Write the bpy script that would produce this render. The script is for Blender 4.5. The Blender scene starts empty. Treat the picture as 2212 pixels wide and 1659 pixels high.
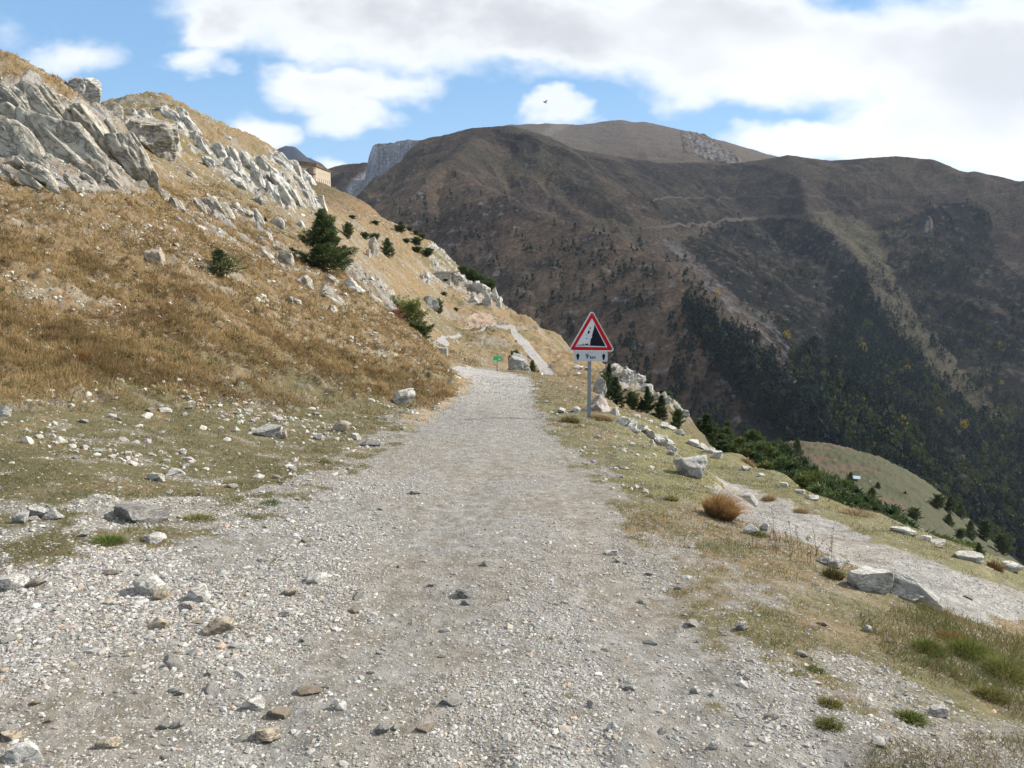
import bpy, math, random
import numpy as np
from mathutils import Vector, Matrix

# ------------------------------------------------------------------ camera, sky, sun, exposure
PITCH = math.radians(4.036)
FV = 1722.0                    # focal length in view pixels (2212 x 1659 picture)
ZC = 1.6
scene = bpy.context.scene
cam_d = bpy.data.cameras.new("camera")
cam = bpy.data.objects.new("camera", cam_d)
scene.collection.objects.link(cam)
cam.location = (0, 0, ZC)
cam.rotation_euler = (math.radians(90) - PITCH, 0, 0)
cam_d.sensor_width = 36.0
cam_d.lens = 36.0 * FV / 2212.0
cam_d.clip_start = 0.05
cam_d.clip_end = 60000
scene.camera = cam
SUN_DIR = Vector((0.80, 0.26, 0.63)).normalized()
SUN_EL = math.asin(SUN_DIR.z)
SUN_AZ = math.atan2(SUN_DIR.x, SUN_DIR.y)       # clockwise from +Y
sun_d = bpy.data.lights.new("sun", 'SUN')
sun_d.energy = 5.0
sun_d.angle = math.radians(0.53)
sun_d.color = (1.0, 0.95, 0.87)
sun = bpy.data.objects.new("sun", sun_d)
scene.collection.objects.link(sun)
sun.rotation_euler = SUN_DIR.to_track_quat('Z', 'Y').to_euler()
scene.view_settings.view_transform = 'Standard'
scene.view_settings.look = 'None'
scene.view_settings.gamma = 1.0
scene.view_settings.exposure = 0.86
scene.cycles.max_bounces = 6
scene.cycles.volume_bounces = 0
scene.cycles.transparent_max_bounces = 8


class NT:
    """small helper to write node trees"""
    def __init__(self, tree):
        self.t = tree
        self.n = tree.nodes
        self.l = tree.links

    def new(self, kind, **kw):
        nd = self.n.new(kind)
        for k, v in kw.items():
            setattr(nd, k, v)
        return nd

    def put(self, sock, v):
        if hasattr(v, 'links'):
            self.l.new(v, sock)
        elif isinstance(v, (tuple, list)) and len(v) == 3 and sock.type == 'RGBA':
            sock.default_value = (*v, 1)
        else:
            sock.default_value = v

    def m(self, op, a, b=None, c=None, clamp=False):
        nd = self.new('ShaderNodeMath', operation=op)
        nd.use_clamp = clamp
        for i, v in enumerate((a, b, c)):
            if v is not None:
                self.put(nd.inputs[i], v)
        return nd.outputs[0]

    def vm(self, op, a, b=None):
        nd = self.new('ShaderNodeVectorMath', operation=op)
        self.put(nd.inputs[0], a)
        if b is not None:
            self.put(nd.inputs[1], b)
        return nd.outputs[0]

    def mix(self, f, a, b, mode='MIX'):
        nd = self.new('ShaderNodeMix', data_type='RGBA', blend_type=mode)
        self.put(nd.inputs[0], f)
        self.put(nd.inputs[6], a)
        self.put(nd.inputs[7], b)
        return nd.outputs[2]

    def ramp(self, f, a, b, c=0.0, d=1.0, smooth=True):
        nd = self.new('ShaderNodeMapRange')
        nd.interpolation_type = 'SMOOTHSTEP' if smooth else 'LINEAR'
        self.put(nd.inputs[0], f)
        for i, v in enumerate((a, b, c, d)):
            nd.inputs[1 + i].default_value = v
        return nd.outputs[0]

    def noise(self, vec, scale, detail=4, rough=0.55, dist=0.0, out=0):
        nd = self.new('ShaderNodeTexNoise')
        if vec is not None:
            self.put(nd.inputs['Vector'], vec)
        nd.inputs['Scale'].default_value = scale
        nd.inputs['Detail'].default_value = detail
        nd.inputs['Roughness'].default_value = rough
        nd.inputs['Distortion'].default_value = dist
        return nd.outputs[out]

    def voro(self, vec, scale, feature='F1', out='Distance', rand=1.0):
        nd = self.new('ShaderNodeTexVoronoi', feature=feature)
        self.put(nd.inputs['Vector'], vec)
        nd.inputs['Scale'].default_value = scale
        nd.inputs['Randomness'].default_value = rand
        return nd.outputs[out]

    def bump(self, h, strength, dist, normal=None):
        nd = self.new('ShaderNodeBump')
        nd.inputs['Strength'].default_value = strength
        nd.inputs['Distance'].default_value = dist
        self.put(nd.inputs['Height'], h)
        if normal is not None:
            self.put(nd.inputs['Normal'], normal)
        return nd.outputs[0]


def uv_of(px, py):
    """view pixel -> direction tangents (x/y, z/y) in world space"""
    a = (px - 1106.0) / FV
    b = (py - 829.5) / FV
    yy = math.cos(PITCH) - b * math.sin(PITCH)
    zz = -math.sin(PITCH) - b * math.cos(PITCH)
    return a / yy, zz / yy


world = bpy.data.worlds.new("World")
scene.world = world
world.use_nodes = True
W = NT(world.node_tree)
W.n.clear()
sky = W.new('ShaderNodeTexSky', sky_type='NISHITA')
sky.sun_disc = False
sky.sun_elevation = SUN_EL
sky.sun_rotation = SUN_AZ
sky.altitude = 1900
sky.air_density = 1.0
sky.dust_density = 0.6
sky.ozone_density = 1.0
tc = W.new('ShaderNodeTexCoord')
sep = W.new('ShaderNodeSeparateXYZ')
W.l.new(tc.outputs['Generated'], sep.inputs[0])
ysafe = W.m('MAXIMUM', W.m('ABSOLUTE', sep.outputs[1]), 0.08)
U = W.m('DIVIDE', sep.outputs[0], ysafe)
V = W.m('DIVIDE', sep.outputs[2], ysafe)
comb = W.new('ShaderNodeCombineXYZ')
W.put(comb.inputs[0], U)
W.put(comb.inputs[1], W.m('MULTIPLY', V, 1.7))
nz = W.noise(comb.outputs[0], 5.0, 5, 0.55, 0.2)
nz2 = W.noise(comb.outputs[0], 16.0, 5, 0.6, 0.1)
nzc = W.new('ShaderNodeTexNoise')
W.put(nzc.inputs['Vector'], comb.outputs[0])
nzc.inputs['Scale'].default_value = 7.0
nzc.inputs['Detail'].default_value = 4
sepc = W.new('ShaderNodeSeparateXYZ')
W.l.new(nzc.outputs['Color'], sepc.inputs[0])
Uw = W.m('ADD', U, W.m('MULTIPLY', W.m('SUBTRACT', sepc.outputs[0], 0.5), 0.20))
Vw = W.m('ADD', V, W.m('MULTIPLY', W.m('SUBTRACT', sepc.outputs[1], 0.5), 0.10))
CLOUDS = [(900, 5, 540, 125, 1.2), (620, 25, 200, 80, 0.7), (1300, 60, 620, 118, 1.3), (1700, 110, 420, 120, 1.3), (2150, 140, 420, 190, 1.5),
          (2060, 262, 330, 120, 1.3), (1780, 312, 250, 55, 1.1), (2000, 335, 260, 60, 1.0), (455, 45, 85, 75, 0.9),
          (760, 175, 190, 48, 0.9), (170, 112, 110, 40, 0.6), (420, 135, 85, 42, 0.85), (545, 272, 100, 55, 0.95),
          (760, 248, 110, 42, 0.75), (1195, 232, 75, 28, 0.85), (1170, 268, 120, 16, 0.8), (720, 362, 60, 28, 0.9),
          (-500, 60, 500, 170, 0.9), (2900, 100, 500, 300, 1.3), (-300, 300, 300, 60, 0.8),
          (1106, -700, 2600, 560, 1.2)]
acc = None
for (cx, cy, rx, ry, wgt) in CLOUDS:
    u0, v0 = uv_of(cx, cy)
    du = W.m('MULTIPLY', W.m('SUBTRACT', Uw, u0), FV / rx)
    dv = W.m('MULTIPLY', W.m('SUBTRACT', Vw, v0), FV / ry)
    d2 = W.m('ADD', W.m('MULTIPLY', du, du), W.m('MULTIPLY', dv, dv))
    e = W.m('MULTIPLY', W.m('SUBTRACT', 1.0, d2), wgt, clamp=False)
    e = W.m('MAXIMUM', e, -1.0)
    acc = e if acc is None else W.m('SMOOTH_MAX', acc, e, 0.35)
acc = W.m('MAXIMUM', acc, W.ramp(V, 0.46, 1.2, -1.0, 0.75))
dens = W.m('ADD', acc, W.m('MULTIPLY', W.m('SUBTRACT', nz, 0.5), 2.3))
dens = W.m('ADD', dens, W.m('MULTIPLY', W.m('SUBTRACT', nz2, 0.5), 0.8))
cmask = W.ramp(dens, -0.25, 0.85)
u1, v1 = uv_of(1106, 60)
shade = W.noise(comb.outputs[0], 3.0, 3, 0.5, 0.2)
thick = W.ramp(dens, 0.4, 1.4)
grey = W.m('MULTIPLY', thick, W.ramp(W.m('ADD', shade, W.m('MULTIPLY', W.m('SUBTRACT', V, 0.24), 0.8)), 0.34, 0.64))
lefty = W.ramp(U, -0.1, 0.55, 1.0, 0.75)
grey = W.m('MULTIPLY', grey, lefty)
ccol = W.mix(grey, (0.83, 0.84, 0.86), (0.53, 0.54, 0.56))
SKYK = 0.115
skyc = W.vm('SCALE', sky.outputs[0])
skyc.node.inputs['Scale'].default_value = SKYK
# thin high veil that lifts the blue towards the photograph's paler blue
skyc2 = W.mix(W.ramp(V, 0.0, 0.5, 0.62, 0.50), skyc, W.mix(W.ramp(V, 0.08, 0.36), (0.44, 0.67, 0.86), (0.22, 0.48, 0.80)))
final = W.mix(W.m('MULTIPLY', cmask, 0.96), skyc2, ccol)
bg = W.new('ShaderNodeBackground')
W.l.new(final, bg.inputs[0])
bg.inputs[1].default_value = 0.74
wo = W.new('ShaderNodeOutputWorld')
W.l.new(bg.outputs[0], wo.inputs[0])

# ------------------------------------------------------------------ numpy noise
def _h(ix, iy, iz, seed):
    h = (ix.astype(np.int64) * 374761393 + iy.astype(np.int64) * 668265263 + iz.astype(np.int64) * 2147483647 + seed * 974634777) & 0xFFFFFFFF
    h = ((h ^ (h >> 13)) * 1274126177) & 0xFFFFFFFF
    h = ((h ^ (h >> 16)) * 2246822519) & 0xFFFFFFFF
    return ((h ^ (h >> 15)) & 0xFFFFFF) / float(0xFFFFFF)


def vn2(x, y, seed=0):
    x = np.asarray(x, float); y = np.asarray(y, float)
    ix = np.floor(x); iy = np.floor(y)
    fx = x - ix; fy = y - iy
    ix = ix.astype(np.int64); iy = iy.astype(np.int64); z = np.zeros_like(ix)
    sx = fx * fx * fx * (fx * (fx * 6 - 15) + 10); sy = fy * fy * fy * (fy * (fy * 6 - 15) + 10)

    def g(dx, dy):
        a = _h(ix + dx, iy + dy, z, seed) * 2 * math.pi
        return np.cos(a) * (fx - dx) + np.sin(a) * (fy - dy)
    n0 = g(0, 0) * (1 - sx) + g(1, 0) * sx
    n1 = g(0, 1) * (1 - sx) + g(1, 1) * sx
    return (n0 * (1 - sy) + n1 * sy) * 1.5


def vn3(x, y, z, seed=0):
    ix = np.floor(x); iy = np.floor(y); iz = np.floor(z)
    fx = x - ix; fy = y - iy; fz = z - iz
    ix = ix.astype(np.int64); iy = iy.astype(np.int64); iz = iz.astype(np.int64)
    sx = fx * fx * (3 - 2 * fx); sy = fy * fy * (3 - 2 * fy); sz = fz * fz * (3 - 2 * fz)
    r = 0
    for dz in (0, 1):
        wz = sz if dz else 1 - sz
        for dy in (0, 1):
            wy = sy if dy else 1 - sy
            for dx in (0, 1):
                wx = sx if dx else 1 - sx
                r = r + _h(ix + dx, iy + dy, iz + dz, seed) * wx * wy * wz
    return r * 2 - 1


def fbm2(x, y, o=4, seed=0, g=0.5, lac=2.03):
    r = 0; a = 1.0; f = 1.0
    for i in range(o):
        r = r + a * vn2(x * f + 17.3 * i, y * f - 9.1 * i, seed + i)
        a *= g; f *= lac
    return r


def rid2(x, y, o=4, seed=0, g=0.5):
    r = 0; a = 1.0; f = 1.0
    for i in range(o):
        r = r + a * (1 - 2 * np.abs(vn2(x * f + 31.7 * i, y * f + 5.2 * i, seed + i)))
        a *= g; f *= 2.1
    return r


def fbm3(x, y, z, o=4, seed=0, g=0.5):
    r = 0; a = 1.0; f = 1.0
    for i in range(o):
        r = r + a * vn3(x * f + 3.3 * i, y * f, z * f - 7.7 * i, seed + i)
        a *= g; f *= 2.07
    return r


def sst(x, a, b):
    t = np.clip((x - a) / (b - a), 0, 1)
    return t * t * (3 - 2 * t)


def in_poly(px, py, poly):
    r = np.zeros(px.shape, bool)
    n = len(poly)
    j = n - 1
    for i in range(n):
        xi, yi = poly[i]; xj, yj = poly[j]
        if yi != yj:
            c = ((yi > py) != (yj > py)) & (px < (xj - xi) * (py - yi) / (yj - yi) + xi)
            r ^= c
        j = i
    return r


def to_px(x, y, z):
    """world -> view pixel"""
    y = np.maximum(y, 0.05)
    cx = x
    cf = y * math.cos(PITCH) - (z - ZC) * math.sin(PITCH)
    cu = y * math.sin(PITCH) + (z - ZC) * math.cos(PITCH)
    cf = np.maximum(cf, 0.02)
    return 1106 + FV * cx / cf, 829.5 - FV * cu / cf


def mixc(a, b, t):
    return a + (b - a) * t[..., None]


# ------------------------------------------------------------------ scene helpers
COL = scene.collection


def tag(o, label=None, cat=None, group=None, kind=None):
    if label: o['label'] = label
    if cat: o['category'] = cat
    if group: o['group'] = group
    if kind: o['kind'] = kind
    return o


def mesh_np(name, v, f, mat=None, col=None, smooth=False, fsize=None):
    """mesh from numpy arrays; f is (n,3) or (n,4)"""
    me = bpy.data.meshes.new(name)
    v = np.ascontiguousarray(v, dtype=np.float32)
    f = np.ascontiguousarray(f, dtype=np.int32)
    nv, nf, k = len(v), len(f), f.shape[1]
    me.vertices.add(nv)
    me.vertices.foreach_set('co', v.ravel())
    me.loops.add(nf * k)
    me.loops.foreach_set('vertex_index', f.ravel())
    me.polygons.add(nf)
    me.polygons.foreach_set('loop_start', np.arange(0, nf * k, k, dtype=np.int32))
    me.update(calc_edges=True)
    me.polygons.foreach_set('use_smooth', np.full(nf, smooth, dtype=bool))
    if col is not None:
        at = me.color_attributes.new('col', 'FLOAT_COLOR', 'POINT')
        c = np.ones((nv, 4), np.float32)
        c[:, :3] = col
        at.data.foreach_set('color', c.ravel())
    if mat is not None:
        me.materials.append(mat)
    me.update()
    return me


def link(name, me, parent=None):
    o = bpy.data.objects.new(name, me)
    COL.objects.link(o)
    if parent is not None:
        o.parent = parent
    return o


def empty(name, loc, rz=0.0):
    o = bpy.data.objects.new(name, None)
    COL.objects.link(o)
    o.location = loc
    o.rotation_euler = (0, 0, rz)
    return o


def mat_new(name):
    m = bpy.data.materials.new(name)
    m.use_nodes = True
    t = NT(m.node_tree)
    b = t.n.get('Principled BSDF')
    b.inputs['Roughness'].default_value = 0.9
    b.inputs['Specular IOR Level'].default_value = 0.2
    return m, t, b


def simple_mat(name, c, rough=0.6, spec=0.3, metal=0.0, nscale=None, namt=0.15):
    m, t, b = mat_new(name)
    b.inputs['Roughness'].default_value = rough
    b.inputs['Specular IOR Level'].default_value = spec
    b.inputs['Metallic'].default_value = metal
    if nscale:
        g = t.new('ShaderNodeTexCoord').outputs['Object']
        n = t.noise(g, nscale, 5, 0.6)
        k = t.ramp(n, 0.3, 0.7, 1 - namt, 1 + namt)
        v = t.vm('SCALE', c)
        t.put(v.node.inputs['Scale'], k)
        t.l.new(v, b.inputs['Base Color'])
    else:
        b.inputs['Base Color'].default_value = (*c, 1)
    return m


def mat_attr(name, fine=8.0, amt=0.25, bump=0.4, bdist=0.02, bscale=30.0, spec=0.15, transl=0.0, coarse=0.0, cscale=2.5):
    m, t, b = mat_new(name)
    b.inputs['Specular IOR Level'].default_value = spec
    at = t.new('ShaderNodeAttribute', attribute_name='col')
    geo = t.new('ShaderNodeNewGeometry').outputs['Position']
    if amt > 0:
        n = t.noise(geo, fine, 6, 0.65)
        k = t.ramp(n, 0.25, 0.75, 1 - amt, 1 + amt)
        v = t.vm('SCALE', at.outputs['Color'])
        t.put(v.node.inputs['Scale'], k)
        t.l.new(v, b.inputs['Base Color'])
    else:
        t.l.new(at.outputs['Color'], b.inputs['Base Color'])
    if bump > 0:
        h = t.noise(geo, bscale, 6, 0.7)
        nb = t.bump(h, bump, bdist)
        if coarse:
            nb = t.bump(t.noise(geo, cscale, 6, 0.65), 0.7, coarse, nb)
        t.l.new(nb, b.inputs['Normal'])
    if transl > 0:
        tr = t.new('ShaderNodeBsdfTranslucent')
        t.l.new(at.outputs['Color'], tr.inputs['Color'])
        ms = t.new('ShaderNodeMixShader')
        ms.inputs[0].default_value = transl
        t.l.new(b.outputs[0], ms.inputs[1])
        t.l.new(tr.outputs[0], ms.inputs[2])
        out = t.n.get('Material Output')
        t.l.new(ms.outputs[0], out.inputs[0])
    return m


def mat_rock(name, light, dark, ochre, scale=1.0, lich=0.35):
    """weathered limestone: patches, stains and fractures in the stone's own coordinates"""
    m, t, b = mat_new(name)
    oc = t.new('ShaderNodeTexCoord').outputs['Object']
    info = t.new('ShaderNodeObjectInfo')
    off = t.new('ShaderNodeCombineXYZ')
    t.put(off.inputs[0], t.m('MULTIPLY', info.outputs['Random'], 37.0))
    t.put(off.inputs[1], t.m('MULTIPLY', info.outputs['Random'], 91.0))
    p = t.vm('ADD', oc, off.outputs[0])
    n1 = t.noise(p, 1.3 * scale, 6, 0.62, 0.5)
    n2 = t.noise(p, 6.0 * scale, 6, 0.7, 0.3)
    n3 = t.noise(p, 2.3 * scale, 3, 0.6, 0.8)
    c = t.mix(t.ramp(n2, 0.30, 0.56), dark, light)
    c = t.mix(t.m('MULTIPLY', t.ramp(n1, 0.56, 0.72), 0.55), c, tuple(0.75 * x for x in dark))
    c = t.mix(t.m('MULTIPLY', t.ramp(n3, 0.56, 0.70), lich), c, ochre)
    mp = t.new('ShaderNodeMapping')
    mp.inputs['Rotation'].default_value = (0.2, 0.15, 0.2)
    mp.inputs['Scale'].default_value = (0.8, 0.9, 2.2)
    t.l.new(p, mp.inputs['Vector'])
    wv = t.noise(mp.outputs[0], 1.6 * scale, 7, 0.68, 1.2)
    lam = t.m('ABSOLUTE', t.m('SUBTRACT', wv, 0.5))
    crack = t.ramp(lam, 0.0, 0.035)
    c = t.mix(t.ramp(lam, 0.0, 0.018, 0.55, 0.0), c, (0.07, 0.06, 0.05))
    t.l.new(c, b.inputs['Base Color'])
    hh = t.m('ADD', t.m('MULTIPLY', crack, 0.30), t.m('MULTIPLY', n2, 0.7))
    hh = t.m('ADD', hh, t.m('MULTIPLY', wv, 0.6))
    fine = t.noise(p, 26.0 * scale, 4, 0.7)
    hh = t.m('ADD', hh, t.m('MULTIPLY', fine, 0.18))
    t.l.new(t.bump(hh, 0.8, 0.14 / scale), b.inputs['Normal'])
    b.inputs['Roughness'].default_value = 0.88
    return m
# ------------------------------------------------------------------ near terrain: surveyed heights
def P(px, py, D):
    u, v = uv_of(px, py)
    return np.array([u * D, D, ZC + v * D])


def pyz(D, z):
    """view row of a point straight ahead at distance D and height z"""
    return to_px(np.array(0.0), np.array(float(D)), np.array(float(z)))[1]


# for each bearing (view column): (distance m, view row) pairs; rows come from the photograph
SURVEY = {
    -700: [(6, 1200), (12, 860), (20, 640), (30, 420), (50, 180), (80, 120), (140, 260), (260, 420), (600, 560)],
    -350: [(6, 1200), (12, 820), (20, 600), (30, 400), (45, 120), (70, 130), (120, 240), (260, 420), (600, 560)],
    0: [(3.0, 1655), (4.2, 1385), (5.5, 1205), (7, 1068), (9, 945), (12, 812), (18, 612), (24, 490), (30, 402), (37, 262), (45, 112), (52, 140), (65, 240), (100, 300), (260, 420), (600, 560)],
    200: [(3.0, 1655), (4.2, 1390), (6, 1165), (9, 985), (12, 872), (18, 690), (24, 560), (31, 440), (40, 320), (50, 225), (58, 232), (75, 250), (110, 238), (140, 260), (260, 420), (600, 560)],
    320: [(3.0, 1660), (6, 1180), (9, 1010), (12, 900), (18, 735), (25, 590), (35, 455), (46, 400), (62, 335), (90, 262), (122, 200), (150, 250), (260, 400), (600, 560)],
    450: [(3.0, 1665), (6, 1185), (9, 1033), (12, 925), (16, 812), (22, 675), (30, 570), (45, 470), (60, 424), (80, 355), (100, 300), (126, 252), (160, 300), (260, 400), (600, 560)],
    600: [(3.0, 1668), (6, 1190), (9, 1050), (12, 965), (15, 895), (18, 838), (24, 745), (32, 655), (45, 570), (60, 505), (80, 442), (108, 372), (130, 330), (165, 380), (260, 420), (600, 560)],
    690: [(6, 1192), (9, 1052), (12, 972), (16, 893), (20, 826), (26, 750), (34, 675), (45, 600), (60, 543), (80, 500), (105, 462), (128, 436), (150, 452), (200, 448), (280, 410), (330, 394), (380, 410), (600, 560)],
    800: [(6, 1192), (10, 1030), (14, 943), (18, 892), (22, 842), (27, 785), (34, 718), (43, 655), (52, 640), (62, 625), (76, 598), (95, 562), (130, 528), (180, 493), (250, 456), (290, 446), (350, 480), (600, 640)],
    900: [(6, 1192), (10, 1032), (14, 945), (18, 905), (22, 872), (26, 826), (32, 768), (38, 728), (44, 722), (52, 724), (70, 708), (90, 668), (110, 640), (140, 590), (180, 545), (222, 512), (280, 570), (400, 760), (600, 900)],
    960: [(6, 1192), (10, 1032), (14, 945), (18, 908), (22, 868), (26, 832), (30, 806), (35, 784), (40, 787), (50, 785), (60, 768), (75, 745), (90, 730), (110, 721), (130, 690), (150, 655), (175, 610), (205, 547), (260, 620), (400, 800), (600, 900)],
    1050: [(3, 1668), (6, 1192), (10, 1032), (14, 945), (19, 895), (24, 858), (30, 830), (37, 808), (43, 797), (50, 806), (60, 795), (75, 770), (95, 738), (115, 708), (140, 688), (160, 660), (188, 626), (240, 720), (400, 860), (600, 950)],
    1100: [(6, 1192), (10, 1032), (19, 895), (30, 831), (37, 810), (43, 801), (52, 822), (64, 805), (80, 770), (100, 730), (120, 705), (140, 697), (160, 690), (178, 668), (230, 780), (400, 880), (600, 960)],
    1160: [(6, 1192), (10, 1032), (19, 896), (30, 833), (37, 813), (43, 808), (55, 842), (70, 820), (88, 780), (105, 745), (120, 725), (140, 712), (165, 700), (210, 810), (400, 900), (600, 960)],
    1220: [(6, 1194), (10, 1036), (19, 896), (26, 856), (33, 833), (39, 823), (48, 860), (58, 845), (70, 812), (88, 790), (110, 765), (135, 738), (170, 850), (300, 950), (600, 980)],
    1300: [(3, 1670), (6, 1198), (9, 1060), (12, 1000), (16, 938), (19, 903), (24, 868), (28, 856), (34, 884), (42, 880), (52, 862), (64, 835), (80, 806), (100, 787), (130, 880), (250, 1000), (600, 1000)],
    1380: [(6, 1200), (9, 1065), (12, 1003), (16, 950), (19, 922), (22, 905), (25, 918), (29, 912), (36, 893), (46, 872), (58, 845), (72, 818), (92, 900), (200, 1050), (600, 1020)],
    1460: [(3, 1672), (6, 1205), (9, 1075), (12, 1016), (14.5, 985), (16, 975), (17.5, 992), (20, 968), (24, 940), (28, 924), (34, 928), (42, 912), (54, 872), (66, 960), (160, 1120), (600, 1040)],
    1530: [(6, 1215), (8, 1118), (10, 1065), (12, 1033), (13.5, 1020), (14.6, 1042), (17, 1010), (20, 982), (24, 958), (29, 990), (40, 980), (48, 955), (58, 1040), (120, 1180), (300, 1120), (600, 1060)],
    1600: [(4, 1425), (6, 1222), (8, 1133), (9.5, 1088), (10.3, 1075), (11.2, 1108), (12.5, 1082), (14, 1052), (17, 1012), (20, 986), (23, 1010), (34, 1140), (60, 1230), (120, 1180), (300, 1100), (600, 1060)],
    1700: [(4, 1435), (5.5, 1270), (7, 1180), (8.3, 1128), (9, 1120), (9.9, 1148), (11, 1116), (13, 1070), (15, 1042), (16.5, 1030), (18.5, 1080), (28, 1230), (50, 1290), (90, 1190), (150, 1085), (230, 990), (265, 958), (330, 1060), (600, 1160)],
    1800: [(3, 1675), (4.5, 1385), (6, 1262), (7, 1208), (7.8, 1190), (8.6, 1206), (9.6, 1168), (11, 1128), (12.6, 1096), (13.8, 1080), (15.5, 1130), (24, 1300), (44, 1340), (80, 1220), (140, 1090), (220, 1000), (262, 966), (330, 1060), (600, 1180)],
    1900: [(4, 1470), (5, 1352), (6, 1275), (6.6, 1245), (7.3, 1262), (8.4, 1208), (10, 1157), (11.6, 1122), (12.6, 1110), (14, 1160), (22, 1340), (42, 1380), (80, 1240), (140, 1120), (210, 1025), (245, 990), (320, 1090), (600, 1200)],
    2000: [(3, 1690), (4, 1490), (5, 1378), (5.7, 1318), (6.4, 1312), (7.4, 1262), (9, 1205), (10.6, 1166), (11.6, 1150), (13, 1210), (20, 1400), (40, 1420), (80, 1270), (140, 1155), (195, 1085), (230, 1040), (300, 1130), (600, 1240)],
    2100: [(3, 1695), (4, 1500), (4.8, 1415), (5.5, 1365), (6.4, 1335), (7.6, 1272), (9, 1222), (10.2, 1192), (11.2, 1185), (12.6, 1250), (20, 1440), (40, 1450), (80, 1320), (140, 1225), (190, 1160), (215, 1130), (290, 1200), (600, 1280)],
    2212: [(3, 1700), (4, 1520), (4.8, 1445), (5.6, 1415), (6.4, 1378), (7.4, 1325), (8.8, 1268), (10, 1235), (11, 1222), (12.4, 1300), (20, 1480), (40, 1480), (80, 1380), (140, 1290), (190, 1235), (260, 1290), (600, 1330)],
    2600: [(3, 1740), (4, 1590), (5, 1500), (7, 1420), (9, 1340), (10.6, 1310), (12.4, 1400), (20, 1560), (60, 1560), (140, 1480), (260, 1460), (600, 1400)],
    3300: [(3, 1800), (5, 1640), (7, 1540), (9, 1480), (11, 1520), (20, 1700), (60, 1700), (260, 1560), (600, 1500)],
}
cu, cv, cval = [], [], []
for px_, lst in SURVEY.items():
    for D_, py_ in lst:
        q = P(px_, py_, D_)
        R_ = math.hypot(q[0], q[1])
        cu.append(math.atan2(q[0], q[1])); cv.append(math.log(R_)); cval.append((q[2] - ZC) / R_)
    th = math.atan(uv_of(px_, 900)[0])
    for D_ in (0.55, 0.8, 1.15, 1.6, 2.2) + (() if lst[0][0] < 3.5 else (3.1, 4.3)[:(1 if lst[0][0] < 4.5 else 2)]):
        # gravel apron round the camera
        R_ = D_ / math.cos(th)
        x_ = R_ * math.sin(th)
        z_ = -0.03 * D_ - 0.012 * max(0, x_) ** 2 * 0.9
        cu.append(th); cv.append(math.log(R_)); cval.append((z_ - ZC) / R_)
cu = np.array(cu) / 0.085; cv = np.array(cv) / 0.16; cval = np.array(cval)


def tps_fit(x, y, w, lam):
    n = len(x)
    d2 = (x[:, None] - x[None]) ** 2 + (y[:, None] - y[None]) ** 2
    K = np.sqrt(d2 + 0.02)                     # linear kernel: stays close to the survey, no overshoot
    K = -K
    A = np.zeros((n + 3, n + 3))
    A[:n, :n] = K + lam * np.eye(n)
    A[:n, n] = 1; A[:n, n + 1] = x; A[:n, n + 2] = y
    A[n:, :n] = A[:n, n:].T
    return np.linalg.solve(A, np.concatenate([w, np.zeros(3)]))


def tps_eval(sol, x, y, X, Y):
    n = len(x)
    out = np.empty(X.shape)
    fx, fy, fo = X.ravel(), Y.ravel(), out.ravel()
    for s in range(0, len(fx), 20000):
        a = fx[s:s + 20000]; b = fy[s:s + 20000]
        d2 = (a[:, None] - x[None]) ** 2 + (b[:, None] - y[None]) ** 2
        fo[s:s + 20000] = -np.sqrt(d2 + 0.02) @ sol[:n] + sol[n] + sol[n + 1] * a + sol[n + 2] * b
    return fo.reshape(X.shape)


# weight the survey by true slope differences: work on log-scaled slope so that near rows stay exact
sol = tps_fit(cu, cv, cval, -1e-3)

TH0, TH1 = math.radians(-60), math.radians(60)
thd = np.concatenate([np.linspace(TH0, math.radians(-37), 130, endpoint=False),
                      np.linspace(math.radians(-37), math.radians(37), 1150),
                      np.linspace(math.radians(37), TH1, 131)[1:]])
NR = 1050
LR0, LR1 = math.log(0.7), math.log(560)
lr = np.linspace(LR0, LR1, NR)
TT, LL = np.meshgrid(thd, lr, indexing='ij')
# coarse evaluation, then smooth upsampling
tc_ = np.linspace(TH0, TH1, 300); lc_ = np.linspace(LR0, LR1, 330)
TC, LC = np.meshgrid(tc_, lc_, indexing='ij')
CZ = tps_eval(sol, cu, cv, TC / 0.085, LC / 0.16)


def bilerp(A, x0, x1, y0, y1, X, Y):
    nx, ny = A.shape
    fx = np.clip((X - x0) / (x1 - x0) * (nx - 1), 0, nx - 1.001)
    fy = np.clip((Y - y0) / (y1 - y0) * (ny - 1), 0, ny - 1.001)
    ix = fx.astype(int); iy = fy.astype(int)
    tx = fx - ix; ty = fy - iy
    return (A[ix, iy] * (1 - tx) + A[ix + 1, iy] * tx) * (1 - ty) + (A[ix, iy + 1] * (1 - tx) + A[ix + 1, iy + 1] * tx) * ty


S = bilerp(CZ, TH0, TH1, LR0, LR1, TT, LL)
RR = np.exp(LL)
NX = RR * np.sin(TT); NY = RR * np.cos(TT)
NZ = ZC + S * RR
PX, PY = to_px(NX, NY, NZ)
jx = fbm2(NX * 0.9, NY * 0.9, 4, 11) ; jy = fbm2(NX * 0.9 + 50, NY * 0.9, 4, 12)
# metre-sized wobble of every border, expressed at the local scale of the picture
sc_ = FV / RR
PXj = PX + jx * np.minimum(sc_ * 0.30, 48)
PYj = PY + jy * np.minimum(sc_ * 0.12, 16)

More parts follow.
